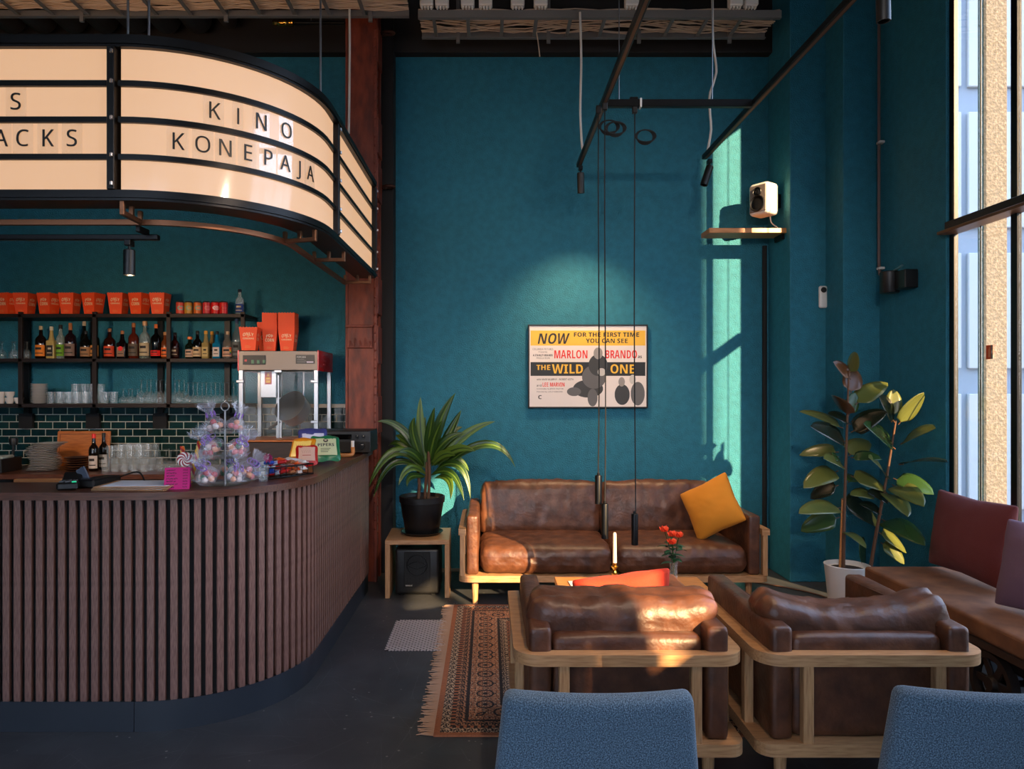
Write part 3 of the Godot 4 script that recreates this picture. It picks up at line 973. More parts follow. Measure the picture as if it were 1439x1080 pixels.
func build_ceiling_things() -> void:
	# ladder trays
	for k in 2:
		var x0: float = [-0.55, -4.6][k]
		var x1: float = [2.3, -0.62][k]
		var z0: float = [5.58, 5.15][k]
		var z1: float = [5.92, 5.58][k]
		var y: float = [4.5, 4.50][k]
		var o := thing("cable_tray", ["galvanised ladder cable tray running above the teal wall to the corner", "galvanised ladder cable tray running above the marquee"][k], "cable tray")
		for z in [z0, z1]:
			part("rail", bx(V((x0 + x1) / 2, y, z), Vector3(x1 - x0, 0.055, 0.012), 0.002), M.galvanised, o)
			part("lip", bx(V((x0 + x1) / 2, y - 0.03, z + (0.012 if z == z0 else -0.012)), Vector3(x1 - x0, 0.006, 0.035)), M.galvanised, o)
		var n := int((x1 - x0) / 0.27)
		for q in n:
			var rx := x0 + 0.12 + q * 0.27
			part("rung", bx(V(rx, y - 0.018, (z0 + z1) / 2), Vector3(0.028, 0.014, z1 - z0), 0.002), M.galvanised, o)
		for q in 4:
			part("hanger", bx(V(x0 + 0.3 + q * (x1 - x0 - 0.6) / 3.0, y + 0.3, z1 - 0.02), Vector3(0.03, 0.75, 0.02)), M.galvanised, o)
		# cables lying in the tray
		var b := MB.new()
		for c in [26, 62][k]:
			var pts := []
			var cz := rng.randf_range(z0 + 0.03, z1 - 0.03)
			var ph := rng.randf() * 10.0
			var amp: float = rng.randf_range(0.01, 0.05) * [2.2, 1.0][k]
			var lay := rng.randf_range(0.0, 0.03)
			for s in 31:
				var t := s / 30.0
				var x := lerpf(x0, x1, t)
				pts.append(V(x, y + 0.0 + lay + 0.022 * absf(sin(x * 5.0 + ph)), clampf(cz + amp * sin(x * 3.1 + ph), z0 + 0.02, z1 - 0.02)))
			b.tube(pts, 0.0055, 5)
		var cab := solo("cable_bundle", b.done(), M.cream_cable, ["many cream cables lying in the tray above the teal wall", "many cream cables lying in the tray above the marquee"][k], "cables")
		cab.set_meta("kind", "stuff")
	# junction boxes
	var jb := thing("junction_box", "white plastic junction box with a row of glands on the cable tray", "junction box", Vector3.ZERO, 0, "junction boxes on the cable tray")
	part("body", bx(Vector3(0, 0.10, 0), Vector3(0.105, 0.17, 0.07), 0.008), M.white_plastic, jb)
	for k in 4: part("gland", bx(Vector3(-0.036 + k * 0.024, 0.008, 0), Vector3(0.014, 0.02, 0.03), 0.003), M.white_plastic, jb)
	var spots := [-0.48, -0.36, -0.16, -0.02, 0.23, 0.41, 1.12, 1.93, 2.05]
	for k in spots.size():
		var at := V(spots[k], 4.528, 5.56)
		if k == 0: jb.position = at
		else: copy(jb, at)
	# loose cable ends
	for c in [[[V(0.39, 4.44, 5.75), V(0.40, 4.36, 5.72), V(0.415, 4.23, 5.72)], "short cream cable end dangling under the cable tray"], [[V(-1.62, 4.64, 5.2), V(-1.56, 4.50, 5.18), V(-1.42, 4.50, 5.18)], "cream cable end curling out above the marquee"]]:
		solo("cable_end", tube_mesh(curve_points(c[0], 10), 0.005, 6), M.cream_cable, c[1], "cable")
	# dark ducts above the bar
	for k in 8:
		var x := -4.1 + k * 0.26
		var r := 0.115 if k != 7 else 0.07
		var b := MB.new()
		b.lathe([Vector2(0, 0), Vector2(r * 0.8, 0.0), Vector2(r, 0.03), Vector2(r, 3.4), Vector2(0, 3.4)], 20, Vector3.ZERO, Basis(Vector3.RIGHT, PI / 2))
		solo("ceiling_duct", b.done(), M.duct_paint, "thick black painted duct under the dark ceiling above the bar", "duct", V(x + 0.1, 4.66, 6.02), Vector3.ZERO, "black ducts above the bar")
	# sprinkler pipe with a brass fitting
	var sp_hang := 0
	var sp := thing("sprinkler_pipe", "dark pipe with a knobbly brass valve above the marquee", "pipe", V(-1.78, 4.62, 5.95))
	part("pipe", tube_mesh([Vector3(0.12, 0, 0), Vector3(0.58, 0, 0)], 0.014, 10), M.black_metal, sp)
	part("hanger", tube_mesh([Vector3(0.3, 0, 0), Vector3(0.3, 0.58, 0)], 0.004, 6), M.steel, sp)
	var fit := MB.new()
	fit.lathe([Vector2(0, -0.02), Vector2(0.02, -0.02), Vector2(0.028, 0.0), Vector2(0.02, 0.02), Vector2(0.03, 0.04), Vector2(0.03, 0.09), Vector2(0.022, 0.10), Vector2(0.03, 0.12), Vector2(0.03, 0.15), Vector2(0, 0.15)], 12, Vector3.ZERO, Basis(Vector3.BACK, -PI / 2))
	part("valve", fit.done(), M.brass, sp)
	# white conduits that drop from the tray
	solo("conduit", tube_mesh(curve_points([V(-1.085, 5.1, 5.55), V(-1.08, 4.2, 5.55), V(-1.087, 3.55, 5.55)], 16), 0.009, 8), M.white_cable, "pair of thin white cables running down in front of the red column", "cable")
	solo("conduit", tube_mesh(curve_points([V(0.718, 4.5, 5.56), V(0.722, 4.1, 5.52), V(0.712, 3.7, 5.5), V(0.725, 3.42, 5.48), V(0.735, 3.335, 5.46)], 24), 0.009, 8), M.white_cable, "white cable hanging to the track that holds the spot above the poster", "cable")
	solo("conduit", tube_mesh(curve_points([V(1.70, 4.9, 5.40), V(1.70, 4.2, 5.38), V(1.72, 3.95, 5.36), V(1.66, 3.75, 5.34), V(1.67, 3.5, 5.33), V(1.64, 3.335, 5.32)], 28), 0.009, 8), M.white_cable, "white cable hanging to the track beside the wall speaker", "cable")

func build_lamps() -> void:
	var h := 3.3
	var t1 := thing("lighting_track", "black lighting track that ends above the poster", "lighting track")
	part("rail", bx(V(0.705, h, 2.2), Vector3(0.036, 0.036, 6.68), 0.003), M.black_metal, t1)
	part("slot", bx(V(0.705, h - 0.0185, 2.2), Vector3(0.016, 0.003, 6.6)), M.bronze_tube, t1)
	var t2 := thing("lighting_track", "black lighting track that runs to the corner beside the wall speaker", "lighting track")
	part("rail", bx(V(1.625, h, 2.05), Vector3(0.036, 0.036, 6.6), 0.003), M.black_metal, t2)
	part("slot", bx(V(1.625, h - 0.0185, 2.05), Vector3(0.016, 0.003, 6.5)), M.bronze_tube, t2)
	var cb := thing("track_crossbar", "black crossbar joining the two lighting tracks", "lighting track")
	part("rail", bx(V(1.165, h, 4.35), Vector3(0.884, 0.045, 0.036), 0.003), M.black_metal, cb)
	part("clip", bx(V(0.93, h, 4.35), Vector3(0.012, 0.055, 0.046), 0.002), M.white_plastic, cb)
	part("mount", bx(V(0.89, h + 0.03, 4.35), Vector3(0.05, 0.016, 0.03), 0.003), M.black_metal, cb)
	part("wire", tube_mesh([V(0.80, h + 0.02, 4.35), V(0.80, 5.2, 4.35)], 0.0035, 6), M.steel, cb)
	part("wire", tube_mesh([V(1.37, h + 0.02, 4.35), V(1.37, 5.2, 4.35)], 0.0035, 6), M.steel, cb)
	for k in 2:
		for z in [1.0, -0.8]: part("wire", tube_mesh([V([0.705, 1.625][k], h + 0.018, z), V([0.705, 1.625][k], 5.2, z)], 0.0035, 6), M.steel, [t1, t2][k])
	# pendants: three black cylinders on cables, the spare cable coiled at the track
	var pend := [[0.675, 4.355, 0.855, 0.19, "shortest"], [0.705, 4.30, 0.655, 0.225, "middle"], [0.896, 4.35, 0.605, 0.205, "longest"]]
	for p in pend:
		var o := thing("pendant_lamp", "slim black cylinder pendant, the %s of three over the coffee table" % ["highest", "middle", "lowest"][pend.find(p)], "lamp", V(p[0], 0, p[1]))
		var b := MB.new()
		b.lathe([Vector2(0, p[2] + p[3]), Vector2(0.009, p[2] + p[3]), Vector2(0.009, p[2] + p[3] - 0.012), Vector2(0.02, p[2] + p[3] - 0.016), Vector2(0.021, p[2] + p[3] - 0.02), Vector2(0.021, p[2]), Vector2(0.017, p[2]), Vector2(0.017, p[2] + 0.03), Vector2(0, p[2] + 0.03)], 20)
		part("shade", b.done(), M.black_metal, o)
		var pts := []
		for s in 15:
			var t := s / 14.0
			pts.append(Vector3(0.006 * sin(t * 5.0 + p[0] * 9.0) * (1.0 - t), lerpf(p[2] + p[3], 3.27, t), 0))
		part("cable", tube_mesh(pts, 0.004, 6), M.soft_black, o)
		var coil := MB.new()
		for q in 3:
			var ring := []
			for s in 20:
				var a := TAU * s / 20
				ring.append(Vector3(0.065 + cos(a) * (0.05 + 0.006 * q), 3.16 - 0.03 * pend.find(p) + sin(a) * (0.045 - 0.004 * q), 0.01 * q - 0.01))
			coil.tube(ring, 0.0045, 6, -1.0, true)
		part("coiled_cable", coil.done(), M.soft_black, o)
		part("plug", bx(Vector3(0, 3.265, 0), Vector3(0.03, 0.05, 0.03), 0.004), M.black_plastic, o)
	# spots on the tracks
	var warm := Color(1.0, 0.84, 0.66)
	lamp_spot(V(0.712, 3.27, 5.48), Vector3(0.04, -1.0, -0.16), "black track spot hanging above the poster", V(0.82, 1.0, 6.3), 48.0, 3.0, warm)
	lamp_spot(V(1.655, 3.27, 5.32), Vector3(-0.35, -1.0, 0.1), "black track spot at the track end beside the wall speaker", V(1.2, 0.0, 5.3), 40.0, 2.5, warm)
	lamp_spot(V(1.625, 3.27, 2.93), Vector3(0.05, -1.0, -0.05), "black track spot over the armchairs", V(1.5, 0.0, 2.9), 50.0, 2.0, warm)
	# further spots on the same tracks and over the bar, out of the picture
	lamp_spot(V(0.705, 3.27, 1.6), Vector3(-0.3, -1.0, -0.4), "black track spot over the blue chairs aimed at the bar", V(-1.6, 0.6, 3.2), 60.0, 3.0, Color(1.0, 0.88, 0.78))
	lamp_spot(V(0.705, 3.27, 0.3), Vector3(0.1, -1.0, -0.5), "black track spot aimed at the sofa from behind the blue chairs", V(0.9, 1.5, 5.9), 30.0, 7.0, Color(1.0, 0.92, 0.86))
	lamp_spot(V(1.625, 3.27, 0.6), Vector3(0.1, -1.0, -0.5), "black track spot aimed at the bench from behind the blue chairs", V(1.6, 1.5, 5.6), 30.0, 1.0, Color(1.0, 0.92, 0.86))
	# track under the marquee
	var t3 := thing("lighting_track", "black lighting track under the straight side of the marquee", "lighting track")
	part("rail", bx(V(-3.0, 2.30, 3.5), Vector3(2.76, 0.026, 0.034), 0.003), M.black_metal, t3)
	for x in [-1.68, -2.6, -3.6]: part("hanger", bx(V(x, 2.325, 3.46), Vector3(0.02, 0.03, 0.10), 0.002), M.black_metal, t3)
	lamp_spot(V(-1.765, 2.285, 3.5), Vector3(0.0, -1.0, 0.0), "black track spot under the marquee above the bar", V(-1.9, 0.9, 5.6), 55.0, 1.5, warm, 0.05, 0.115)
	lamp_spot(V(-2.9, 2.285, 3.5), Vector3(0.0, -1.0, 0.0), "black track spot under the marquee beyond the card terminal", V(-2.9, 1.2, 6.2), 55.0, 2.4, warm, 0.05, 0.115)

func lamp_spot(at: Vector3, dir: Vector3, label: String, to: Vector3, angle: float, energy: float, c: Color, soft := 0.04, length := 0.145) -> void:
	var o := thing("track_spot", label, "lamp", at)
	part("stem", bx(Vector3(0, -0.012, 0), Vector3(0.03, 0.03, 0.05), 0.003), M.black_metal, o)
	part("neck", tube_mesh([Vector3(0, -0.01, 0), Vector3(0, -0.06, 0)], 0.007, 8), M.black_metal, o)
	var d := dir.normalized()
	var x := d.cross(Vector3.BACK).normalized()
	var basis := Basis(x, -d, x.cross(-d))
	var b := MB.new()
	var start := Vector3(0, -0.055, 0)
	b.lathe([Vector2(0, 0.01), Vector2(0.024, 0.01), Vector2(0.0275, 0.006), Vector2(0.0275, -length), Vector2(0.022, -length), Vector2(0.022, -length + 0.02), Vector2(0, -length + 0.02)], 22, start, basis)
	part("housing", b.done(), M.black_plastic, o)
	var g := MB.new()
	g.cyl(start + basis * Vector3(0, -length + 0.021, 0), 0.021, 0.003, 18, basis)
	part("lamp_glow", g.done(), M.lamp_glow if M.has("lamp_glow") else glow("lamp_glow", Color(1.0, 0.9, 0.75), 2.0), o)
	spot_light("spot_of_" + String(o.name), at + start + d * (length + 0.01), to, angle, energy, c, soft)

# ---------- back bar ----------
func build_back_bar() -> void:
	var c := thing("back_counter", "low dark cabinet run under the tiled wall behind the bar", "cabinet")
	part("body", bx(V(-2.90, 0.43, 5.86), Vector3(3.38, 0.86, 0.64), 0.004), M.black_paint, c)
	for k in 6: part("door", bx(V(-4.3 + k * 0.58, 0.45, 5.53), Vector3(0.56, 0.74, 0.018), 0.003), M.dark_wood, c)
	solo("worktop", bx(V(-2.90, 0.88, 5.84), Vector3(3.40, 0.04, 0.70), 0.004), M.walnut_top, "dark walnut worktop under the green wall tiles", "countertop")
	# wall shelf
	var s := thing("wall_shelf", "black metal wall shelf with bottles and glasses above the tiles", "shelf")
	var x0 := -4.5
	var x1 := -2.0
	for y in [2.163, 1.796, 1.423]:
		part("shelf_board", bx(V((x0 + x1) / 2, y, 6.0), Vector3(x1 - x0, 0.03, 0.30), 0.002), M.brown_black_metal, s)
	for x in [-4.46, -3.85, -3.24, -2.63, -2.02]:
		part("upright", bx(V(x, 1.80, 5.862), Vector3(0.034, 0.79, 0.024), 0.002), M.brown_black_metal, s)
	for x in [-4.0, -3.42, -2.84, -2.26]:
		part("wall_post", bx(V(x, 1.73, 6.175), Vector3(0.05, 0.90, 0.03), 0.002), M.black_metal, s)
		part("wall_plate", bx(V(x, 1.285, 6.165), Vector3(0.12, 0.13, 0.03), 0.003), M.soft_black, s)
	var top := 2.178
	var mid := 1.811
	var low := 1.438
	# popcorn boxes in a row on top
	var boxes := [3, 28, 62, 92, 125, 161, 191, 220]
	for k in boxes.size():
		var two := k % 2 == 0
		popcorn_box(V((boxes[k] - 686) / 170.0, top, 5.95), 0.185, -0.22 if two else -0.02, "orange popcorn box on the wall shelf showing its %s side" % ["POP CORN", "ONLY IN CINEMAS"][k % 2], "popcorn boxes on the wall shelf, %s side out" % ["POP CORN", "ONLY IN CINEMAS"][k % 2], k % 2, 0.9)
	# cans
	var cans := [[247, Color(0.85, 0.30, 0.22), Color(0.45, 0.68, 0.60), "red and mint drink can with a red dot"], [259, Color(0.78, 0.55, 0.18), Color(0.50, 0.66, 0.50), "golden drink can with a round orange badge"], [272, Color(0.86, 0.42, 0.15), Color(0.45, 0.66, 0.58), "orange drink can with a round pale badge"], [285, Color(0.80, 0.20, 0.22), Color(0.85, 0.45, 0.45), "faded red drink can with a pink band"], [297, Color(0.86, 0.09, 0.08), Color(0.92, 0.80, 0.78), "bright red drink can with white script"], [309, Color(0.86, 0.08, 0.06), Color(0.75, 0.10, 0.08), "plain bright red drink can at the end of the can row"]]
	for q in cans:
		var im := sheet(128, 96, q[1])
		for rep in 2:
			disc(im, 32 + 64 * rep, 48, 19, q[2])
			disc(im, 32 + 64 * rep, 48, 12, q[1].lightened(0.15))
		if q[0] == 297:
			words(im, "Cola", 12, 34, 40, 26, Color(0.95, 0.9, 0.88)); words(im, "Cola", 76, 34, 40, 26, Color(0.95, 0.9, 0.88))
		var o := thing("drink_can", q[3], "can", V((q[0] - 686) / 170.5, top, 5.95), 0.6, "drink cans on top of the wall shelf")
		part("body", lathe_mesh([Vector2(0.033, 0.01), Vector2(0.033, 0.102)], 24, 38, false), printed("can_%d" % q[0], im, 0.3), o)
		part("base", lathe_mesh([Vector2(0, 0.003), Vector2(0.024, 0.0), Vector2(0.033, 0.0102), Vector2(0, 0.0104)], 24), M.steel, o)
		part("lid", lathe_mesh([Vector2(0, 0.110), Vector2(0.024, 0.110), Vector2(0.026, 0.114), Vector2(0.028, 0.113), Vector2(0.033, 0.1018), Vector2(0, 0.1016)], 24), M.steel, o)
	bottle(V((333 - 686) / 170.0, top, 5.95), 0.215, 0.034, "round", Color(0.75, 0.82, 0.86), true, Color(0.16, 0.25, 0.50), Color(0.1, 0.13, 0.2), "clear water bottle with blue label on top of the wall shelf")
	# bottles: pixel column, height, radius, shape, glass, clear, label, cap, description
	var B := [
		[49, 0.275, 0.042, "round", Color(0.09, 0.045, 0.03), false, Color(0.90, 0.50, 0.12), Color(0.75, 0.65, 0.5), "dark brown bottle with a big orange label"],
		[64, 0.27, 0.038, "square", Color(0.72, 0.62, 0.38), false, Color(0.12, 0.11, 0.09), Color(0.85, 0.8, 0.7), "pale gold swing-top bottle with a black label"],
		[77, 0.285, 0.034, "round", Color(0.70, 0.76, 0.74), true, Color(0.42, 0.62, 0.14), Color(0.15, 0.13, 0.12), "clear bottle with a lime green label"],
		[91, 0.30, 0.044, "round", Color(0.12, 0.06, 0.08), false, Color(0.50, 0.40, 0.35), Color(0.70, 0.42, 0.22), "dark purple bottle with a tall copper cap"],
		[113, 0.235, 0.043, "round", Color(0.05, 0.04, 0.035), false, Color(0.62, 0.45, 0.30), Color(0.06, 0.05, 0.05), "squat black bottle with a tan medallion label"],
		[126, 0.27, 0.036, "round", Color(0.06, 0.10, 0.05), false, Color(0.80, 0.55, 0.28), Color(0.55, 0.5, 0.35), "green bottle with an ochre label beside the shelf upright"],
		[147, 0.255, 0.045, "round", Color(0.16, 0.05, 0.025), false, Color(0.80, 0.26, 0.10), Color(0.55, 0.36, 0.22), "brown bottle with a red-orange label and cork"],
		[165, 0.235, 0.043, "square", Color(0.07, 0.035, 0.035), false, Color(0.55, 0.42, 0.33), Color(0.68, 0.42, 0.22), "dark square bottle with a red disc on its front"],
		[181, 0.30, 0.041, "round", Color(0.34, 0.12, 0.07), false, Color(0.36, 0.30, 0.24), Color(0.66, 0.40, 0.2), "red-brown bottle with a gold stripe on its label"],
		[197, 0.315, 0.042, "round", Color(0.62, 0.66, 0.62), true, Color(0.72, 0.64, 0.50), Color(0.78, 0.58, 0.4), "clear bottle with a cream label and round stopper"],
		[213, 0.29, 0.042, "round", Color(0.03, 0.03, 0.03), false, Color(0.86, 0.10, 0.06), Color(0.85, 0.42, 0.16), "black bottle with a red band at the bottom"],
		[226, 0.225, 0.031, "round", Color(0.40, 0.20, 0.09), false, Color(0.88, 0.40, 0.12), Color(0.75, 0.55, 0.36), "small amber bottle with an orange label"],
		[240, 0.22, 0.034, "round", Color(0.18, 0.05, 0.04), false, Color(0.20, 0.07, 0.05), Color(0.1, 0.05, 0.05), "dark red bottle half behind the shelf upright"],
		[261, 0.185, 0.036, "round", Color(0.06, 0.10, 0.06), false, Color(0.76, 0.62, 0.52), Color(0.92, 0.48, 0.22), "short green bottle with a round orange stopper"],
		[272, 0.235, 0.036, "round", Color(0.04, 0.04, 0.04), false, Color(0.82, 0.70, 0.54), Color(0.05, 0.05, 0.05), "black bottle with a cream illustrated label"],
		[284, 0.235, 0.034, "square", Color(0.60, 0.52, 0.32), false, Color(0.76, 0.66, 0.42), Color(0.86, 0.62, 0.22), "pale gold square bottle with a yellow cap"],
		[300, 0.23, 0.038, "square", Color(0.06, 0.42, 0.58), false, Color(0.82, 0.76, 0.72), Color(0.08, 0.08, 0.1), "bright blue square bottle with a white label"],
		[315, 0.23, 0.041, "round", Color(0.50, 0.48, 0.45), true, Color(0.80, 0.62, 0.52), Color(0.82, 0.7, 0.58), "clear bottle with a rainbow stripe beside its label"],
		[328, 0.335, 0.036, "round", Color(0.42, 0.45, 0.45), true, Color(0.40, 0.42, 0.42), Color(0.2, 0.28, 0.42), "tall frosted bottle with a blue neck"],
	]
	for q in B:
		bottle(V((q[0] - 686) / 170.5, mid, 5.945), q[1], q[2], q[3], q[4], q[5], q[6], q[7], q[8] + " on the middle shelf")
	bottle(V(-3.44, mid, 6.06), 0.325, 0.03, "round", Color(0.05, 0.06, 0.045), false, Color(0.82, 0.26, 0.16), Color(0.75, 0.66, 0.55), "slender dark bottle with a red label at the rear of the middle shelf")
	bottle(V(-2.355, mid, 6.07), 0.24, 0.034, "square", Color(0.55, 0.46, 0.28), false, Color(0.66, 0.56, 0.36), Color(0.84, 0.60, 0.2), "second yellow-capped bottle at the rear of the middle shelf")
	# upturned stem glasses on the middle shelf, far bay
	var stem := stem_glass_mesh(0.145, 0.034, 0.075)
	for k in 5: solo("stem_glass", stem, M.clear_glass, "upturned coupe glass on the middle shelf", "glass", V(-4.05 + k * 0.052, mid, 5.93 + 0.05 * (k % 2)), Vector3.ZERO, "upturned glasses on the middle shelf")
	# bottom shelf
	var cup := lathe_mesh([Vector2(0, 0), Vector2(0.022, 0), Vector2(0.034, 0.025), Vector2(0.037, 0.05), Vector2(0.034, 0.05), Vector2(0.03, 0.025), Vector2(0, 0.008)], 18)
	for k in 5: solo("coffee_cup", cup, M.porcelain, "small white coffee cup on the bottom shelf", "cup", V(-4.06 + (k % 3) * 0.075, low + 0.05 * (k / 3), 5.93), Vector3.ZERO, "white coffee cups on the bottom shelf")
	for k in 13: solo("side_plate", plate_mesh(0.066), M.porcelain, "small white plate in the stack on the bottom shelf", "plate", V(-3.755, low + k * 0.0128, 5.95), Vector3.ZERO, "stack of small plates on the bottom shelf")
	var tumbler := lathe_mesh([Vector2(0, 0.004), Vector2(0.026, 0.004), Vector2(0.028, 0.0), Vector2(0.034, 0.098), Vector2(0.0325, 0.098), Vector2(0.027, 0.01), Vector2(0, 0.010)], 18)
	var tall := lathe_mesh([Vector2(0, 0.004), Vector2(0.026, 0.004), Vector2(0.028, 0.0), Vector2(0.035, 0.165), Vector2(0.0335, 0.165), Vector2(0.027, 0.012), Vector2(0, 0.012)], 18)
	for k in 5: solo("tumbler", tumbler, M.clear_glass, "clear tumbler beside the small plates on the bottom shelf", "glass", V(-3.635 + k * 0.0705, low, 5.915), Vector3.ZERO, "tumblers on the bottom shelf")
	for k in 4: solo("tumbler", tumbler, M.clear_glass, "clear tumbler beside the small plates on the bottom shelf", "glass", V(-3.60 + k * 0.0705, low, 6.0), Vector3.ZERO, "tumblers on the bottom shelf")
	for k in 4: solo("highball_glass", tall, M.clear_glass, "tall clear highball glass on the bottom shelf", "glass", V(-3.52 + k * 0.072, low, 6.07), Vector3.ZERO, "highball glasses on the bottom shelf")
	for k in 2: solo("tumbler", tumbler, M.clear_glass, "clear tumbler next to the stem glasses on the bottom shelf", "glass", V(-3.192 + k * 0.072, low, 5.93), Vector3.ZERO, "tumblers next to the stem glasses")
	var wine := stem_glass_mesh(0.20, 0.038, 0.10)
	var coupe := stem_glass_mesh(0.125, 0.036, 0.06)
	var flute := stem_glass_mesh(0.178, 0.036, 0.07)
	for k in 4: solo("stem_glass", coupe, M.clear_glass, "short upturned stem glass on the bottom shelf", "glass", V(-3.035 + (k / 2) * 0.074, low, 5.92 + 0.09 * (k % 2)), Vector3.ZERO, "short upturned glasses on the bottom shelf")
	for k in 10: solo("wine_glass", wine, M.clear_glass, "tall upturned wine glass on the bottom shelf", "glass", V(-2.885 + (k / 2) * 0.0785, low, 5.92 + 0.10 * (k % 2)), Vector3.ZERO, "upturned wine glasses on the bottom shelf")
	for k in 12: solo("stem_glass", flute, M.clear_glass, "round-bowled upturned stem glass at the end of the bottom shelf", "glass", V(-2.495 + (k / 2) * 0.0755, low, 5.92 + 0.10 * (k % 2)), Vector3.ZERO, "round-bowled upturned glasses on the bottom shelf")
	build_worktop_things()
	build_popcorn_machine()

func plate_mesh(r: float) -> ArrayMesh:
	return lathe_mesh([Vector2(0, 0), Vector2(r * 0.6, 0), Vector2(r * 0.95, 0.009), Vector2(r, 0.012), Vector2(r * 0.97, 0.0125), Vector2(r * 0.6, 0.004), Vector2(0, 0.004)], 24)

# a stem glass standing on its rim
func stem_glass_mesh(h: float, r: float, bowl: float) -> ArrayMesh:
	return lathe_mesh([Vector2(r * 0.8, 0.0), Vector2(r, bowl * 0.35), Vector2(r * 0.9, bowl * 0.7), Vector2(r * 0.4, bowl * 0.97), Vector2(0.0045, bowl + 0.008), Vector2(0.004, h - 0.014), Vector2(0.008, h - 0.006), Vector2(r * 0.85, h - 0.001), Vector2(0, h)], 18, 60, false)

func bottle(at: Vector3, h: float, r: float, shape: String, glass_col: Color, clear: bool, label_col: Color, cap_col: Color, label: String) -> void:
	var o := thing("bottle", label, "bottle", at, 0.0)
	var gm: StandardMaterial3D
	var key := "bottle_%s_%s" % [glass_col.to_html(), clear]
	if M.has(key): gm = M[key]
	else: gm = glass(key, Color(glass_col, 0.35), 0.05) if clear else mat(key, glass_col, 0.08)
	var body := h * 0.58
	var nr := 0.0125
	var prof := [Vector2(0, 0.004), Vector2(r * 0.8, 0.0), Vector2(r, 0.006), Vector2(r, body), Vector2(r * 0.86, body + h * 0.06), Vector2(nr * 1.2, body + h * 0.14), Vector2(nr, h * 0.88), Vector2(0, h * 0.88)]
	var b := MB.new()
	if shape == "square":
		b.rbox(Vector3(0, body / 2, 0), Vector3(r * 1.8, body, r * 1.5), 0.012, 2)
		b.lathe([Vector2(r * 0.7, body - 0.004), Vector2(nr * 1.3, body + h * 0.12), Vector2(nr, h * 0.88), Vector2(0, h * 0.88)], 16, Vector3.ZERO, Basis.IDENTITY, 50, false)
	else:
		b.lathe(prof, 22, Vector3.ZERO, Basis.IDENTITY, 60)
	part("glass", b.done(), gm, o)
	var lm: StandardMaterial3D = M["lab_" + label_col.to_html()] if M.has("lab_" + label_col.to_html()) else mat("lab_" + label_col.to_html(), label_col, 0.7)
	var inkc := Color(0.12, 0.09, 0.08) if label_col.get_luminance() > 0.25 else Color(0.8, 0.72, 0.6)
	var im: StandardMaterial3D = M["labink_" + inkc.to_html()] if M.has("labink_" + inkc.to_html()) else mat("labink_" + inkc.to_html(), inkc, 0.7)
	var y0 := body * 0.14
	var y1 := body * 0.72
	if label.contains("band"): y1 = body * 0.42
	var l := MB.new()
	var e := MB.new()
	if shape == "square":
		l.box(Vector3(0, (y0 + y1) / 2, r * 0.755), Vector3(r * 1.4, y1 - y0, 0.0016))
		e.box(Vector3(0, y0 + (y1 - y0) * 0.7, r * 0.757), Vector3(r * 0.7, (y1 - y0) * 0.18, 0.0016))
		e.box(Vector3(0, y0 + (y1 - y0) * 0.3, r * 0.757), Vector3(r * 1.0, (y1 - y0) * 0.07, 0.0016))
	else:
		for q in [[l, y0, y1, 1.25, 0.0006], [e, y0 + (y1 - y0) * 0.58, y0 + (y1 - y0) * 0.78, 0.6, 0.0012], [e, y0 + (y1 - y0) * 0.22, y0 + (y1 - y0) * 0.30, 0.85, 0.0012]]:
			var rows := []
			for rr in [[r + q[4], q[1]], [r + q[4], q[2]], [r + 0.0001, q[2]], [r + 0.0001, q[1]], [r + q[4], q[1]]]:
				var row := PackedVector3Array()
				for k in 13:
					var a: float = PI / 2 - q[3] + 2.0 * q[3] * k / 12.0
					row.append(Vector3(cos(a) * rr[0], rr[1], sin(a) * rr[0]))
				rows.append(row)
			(q[0] as MB).grid(rows, false, PackedInt32Array([0, 1, 2, 3]))
	var lab := part("label", l.done(), lm, o)
	part("print", e.done(), im, lab)
	if label.contains("red disc"):
		var d := MB.new()
		d.cyl(Vector3(0, body * 0.62, r * 0.755), r * 0.45, 0.002, 18, Basis(Vector3.RIGHT, PI / 2))
		part("emblem", d.done(), mat("red_emblem", Color(0.9, 0.1, 0.08), 0.6), lab)
	if label.contains("rainbow"):
		for k in 5: part("stripe", bx(Vector3(r * 0.72, body * (0.66 - 0.09 * k), r * 0.74), Vector3(r * 0.5, body * 0.085, 0.002)), mat("rainbow_%d" % k, [Color(0.85, 0.12, 0.08), Color(0.9, 0.5, 0.1), Color(0.85, 0.75, 0.15), Color(0.2, 0.55, 0.2), Color(0.4, 0.15, 0.45)][k], 0.6), lab)
	var cm: StandardMaterial3D = M["cap_" + cap_col.to_html()] if M.has("cap_" + cap_col.to_html()) else mat("cap_" + cap_col.to_html(), cap_col, 0.45)
	var cr := nr + 0.002
	var ch := h * 0.12
	if label.contains("stopper"): cr = nr + 0.007
	if label.contains("tall copper"): ch = h * 0.2
	part("cap", lathe_mesh([Vector2(0, h - ch), Vector2(cr, h - ch), Vector2(cr, h - 0.003), Vector2(cr * 0.85, h), Vector2(0, h)], 16), cm, o)

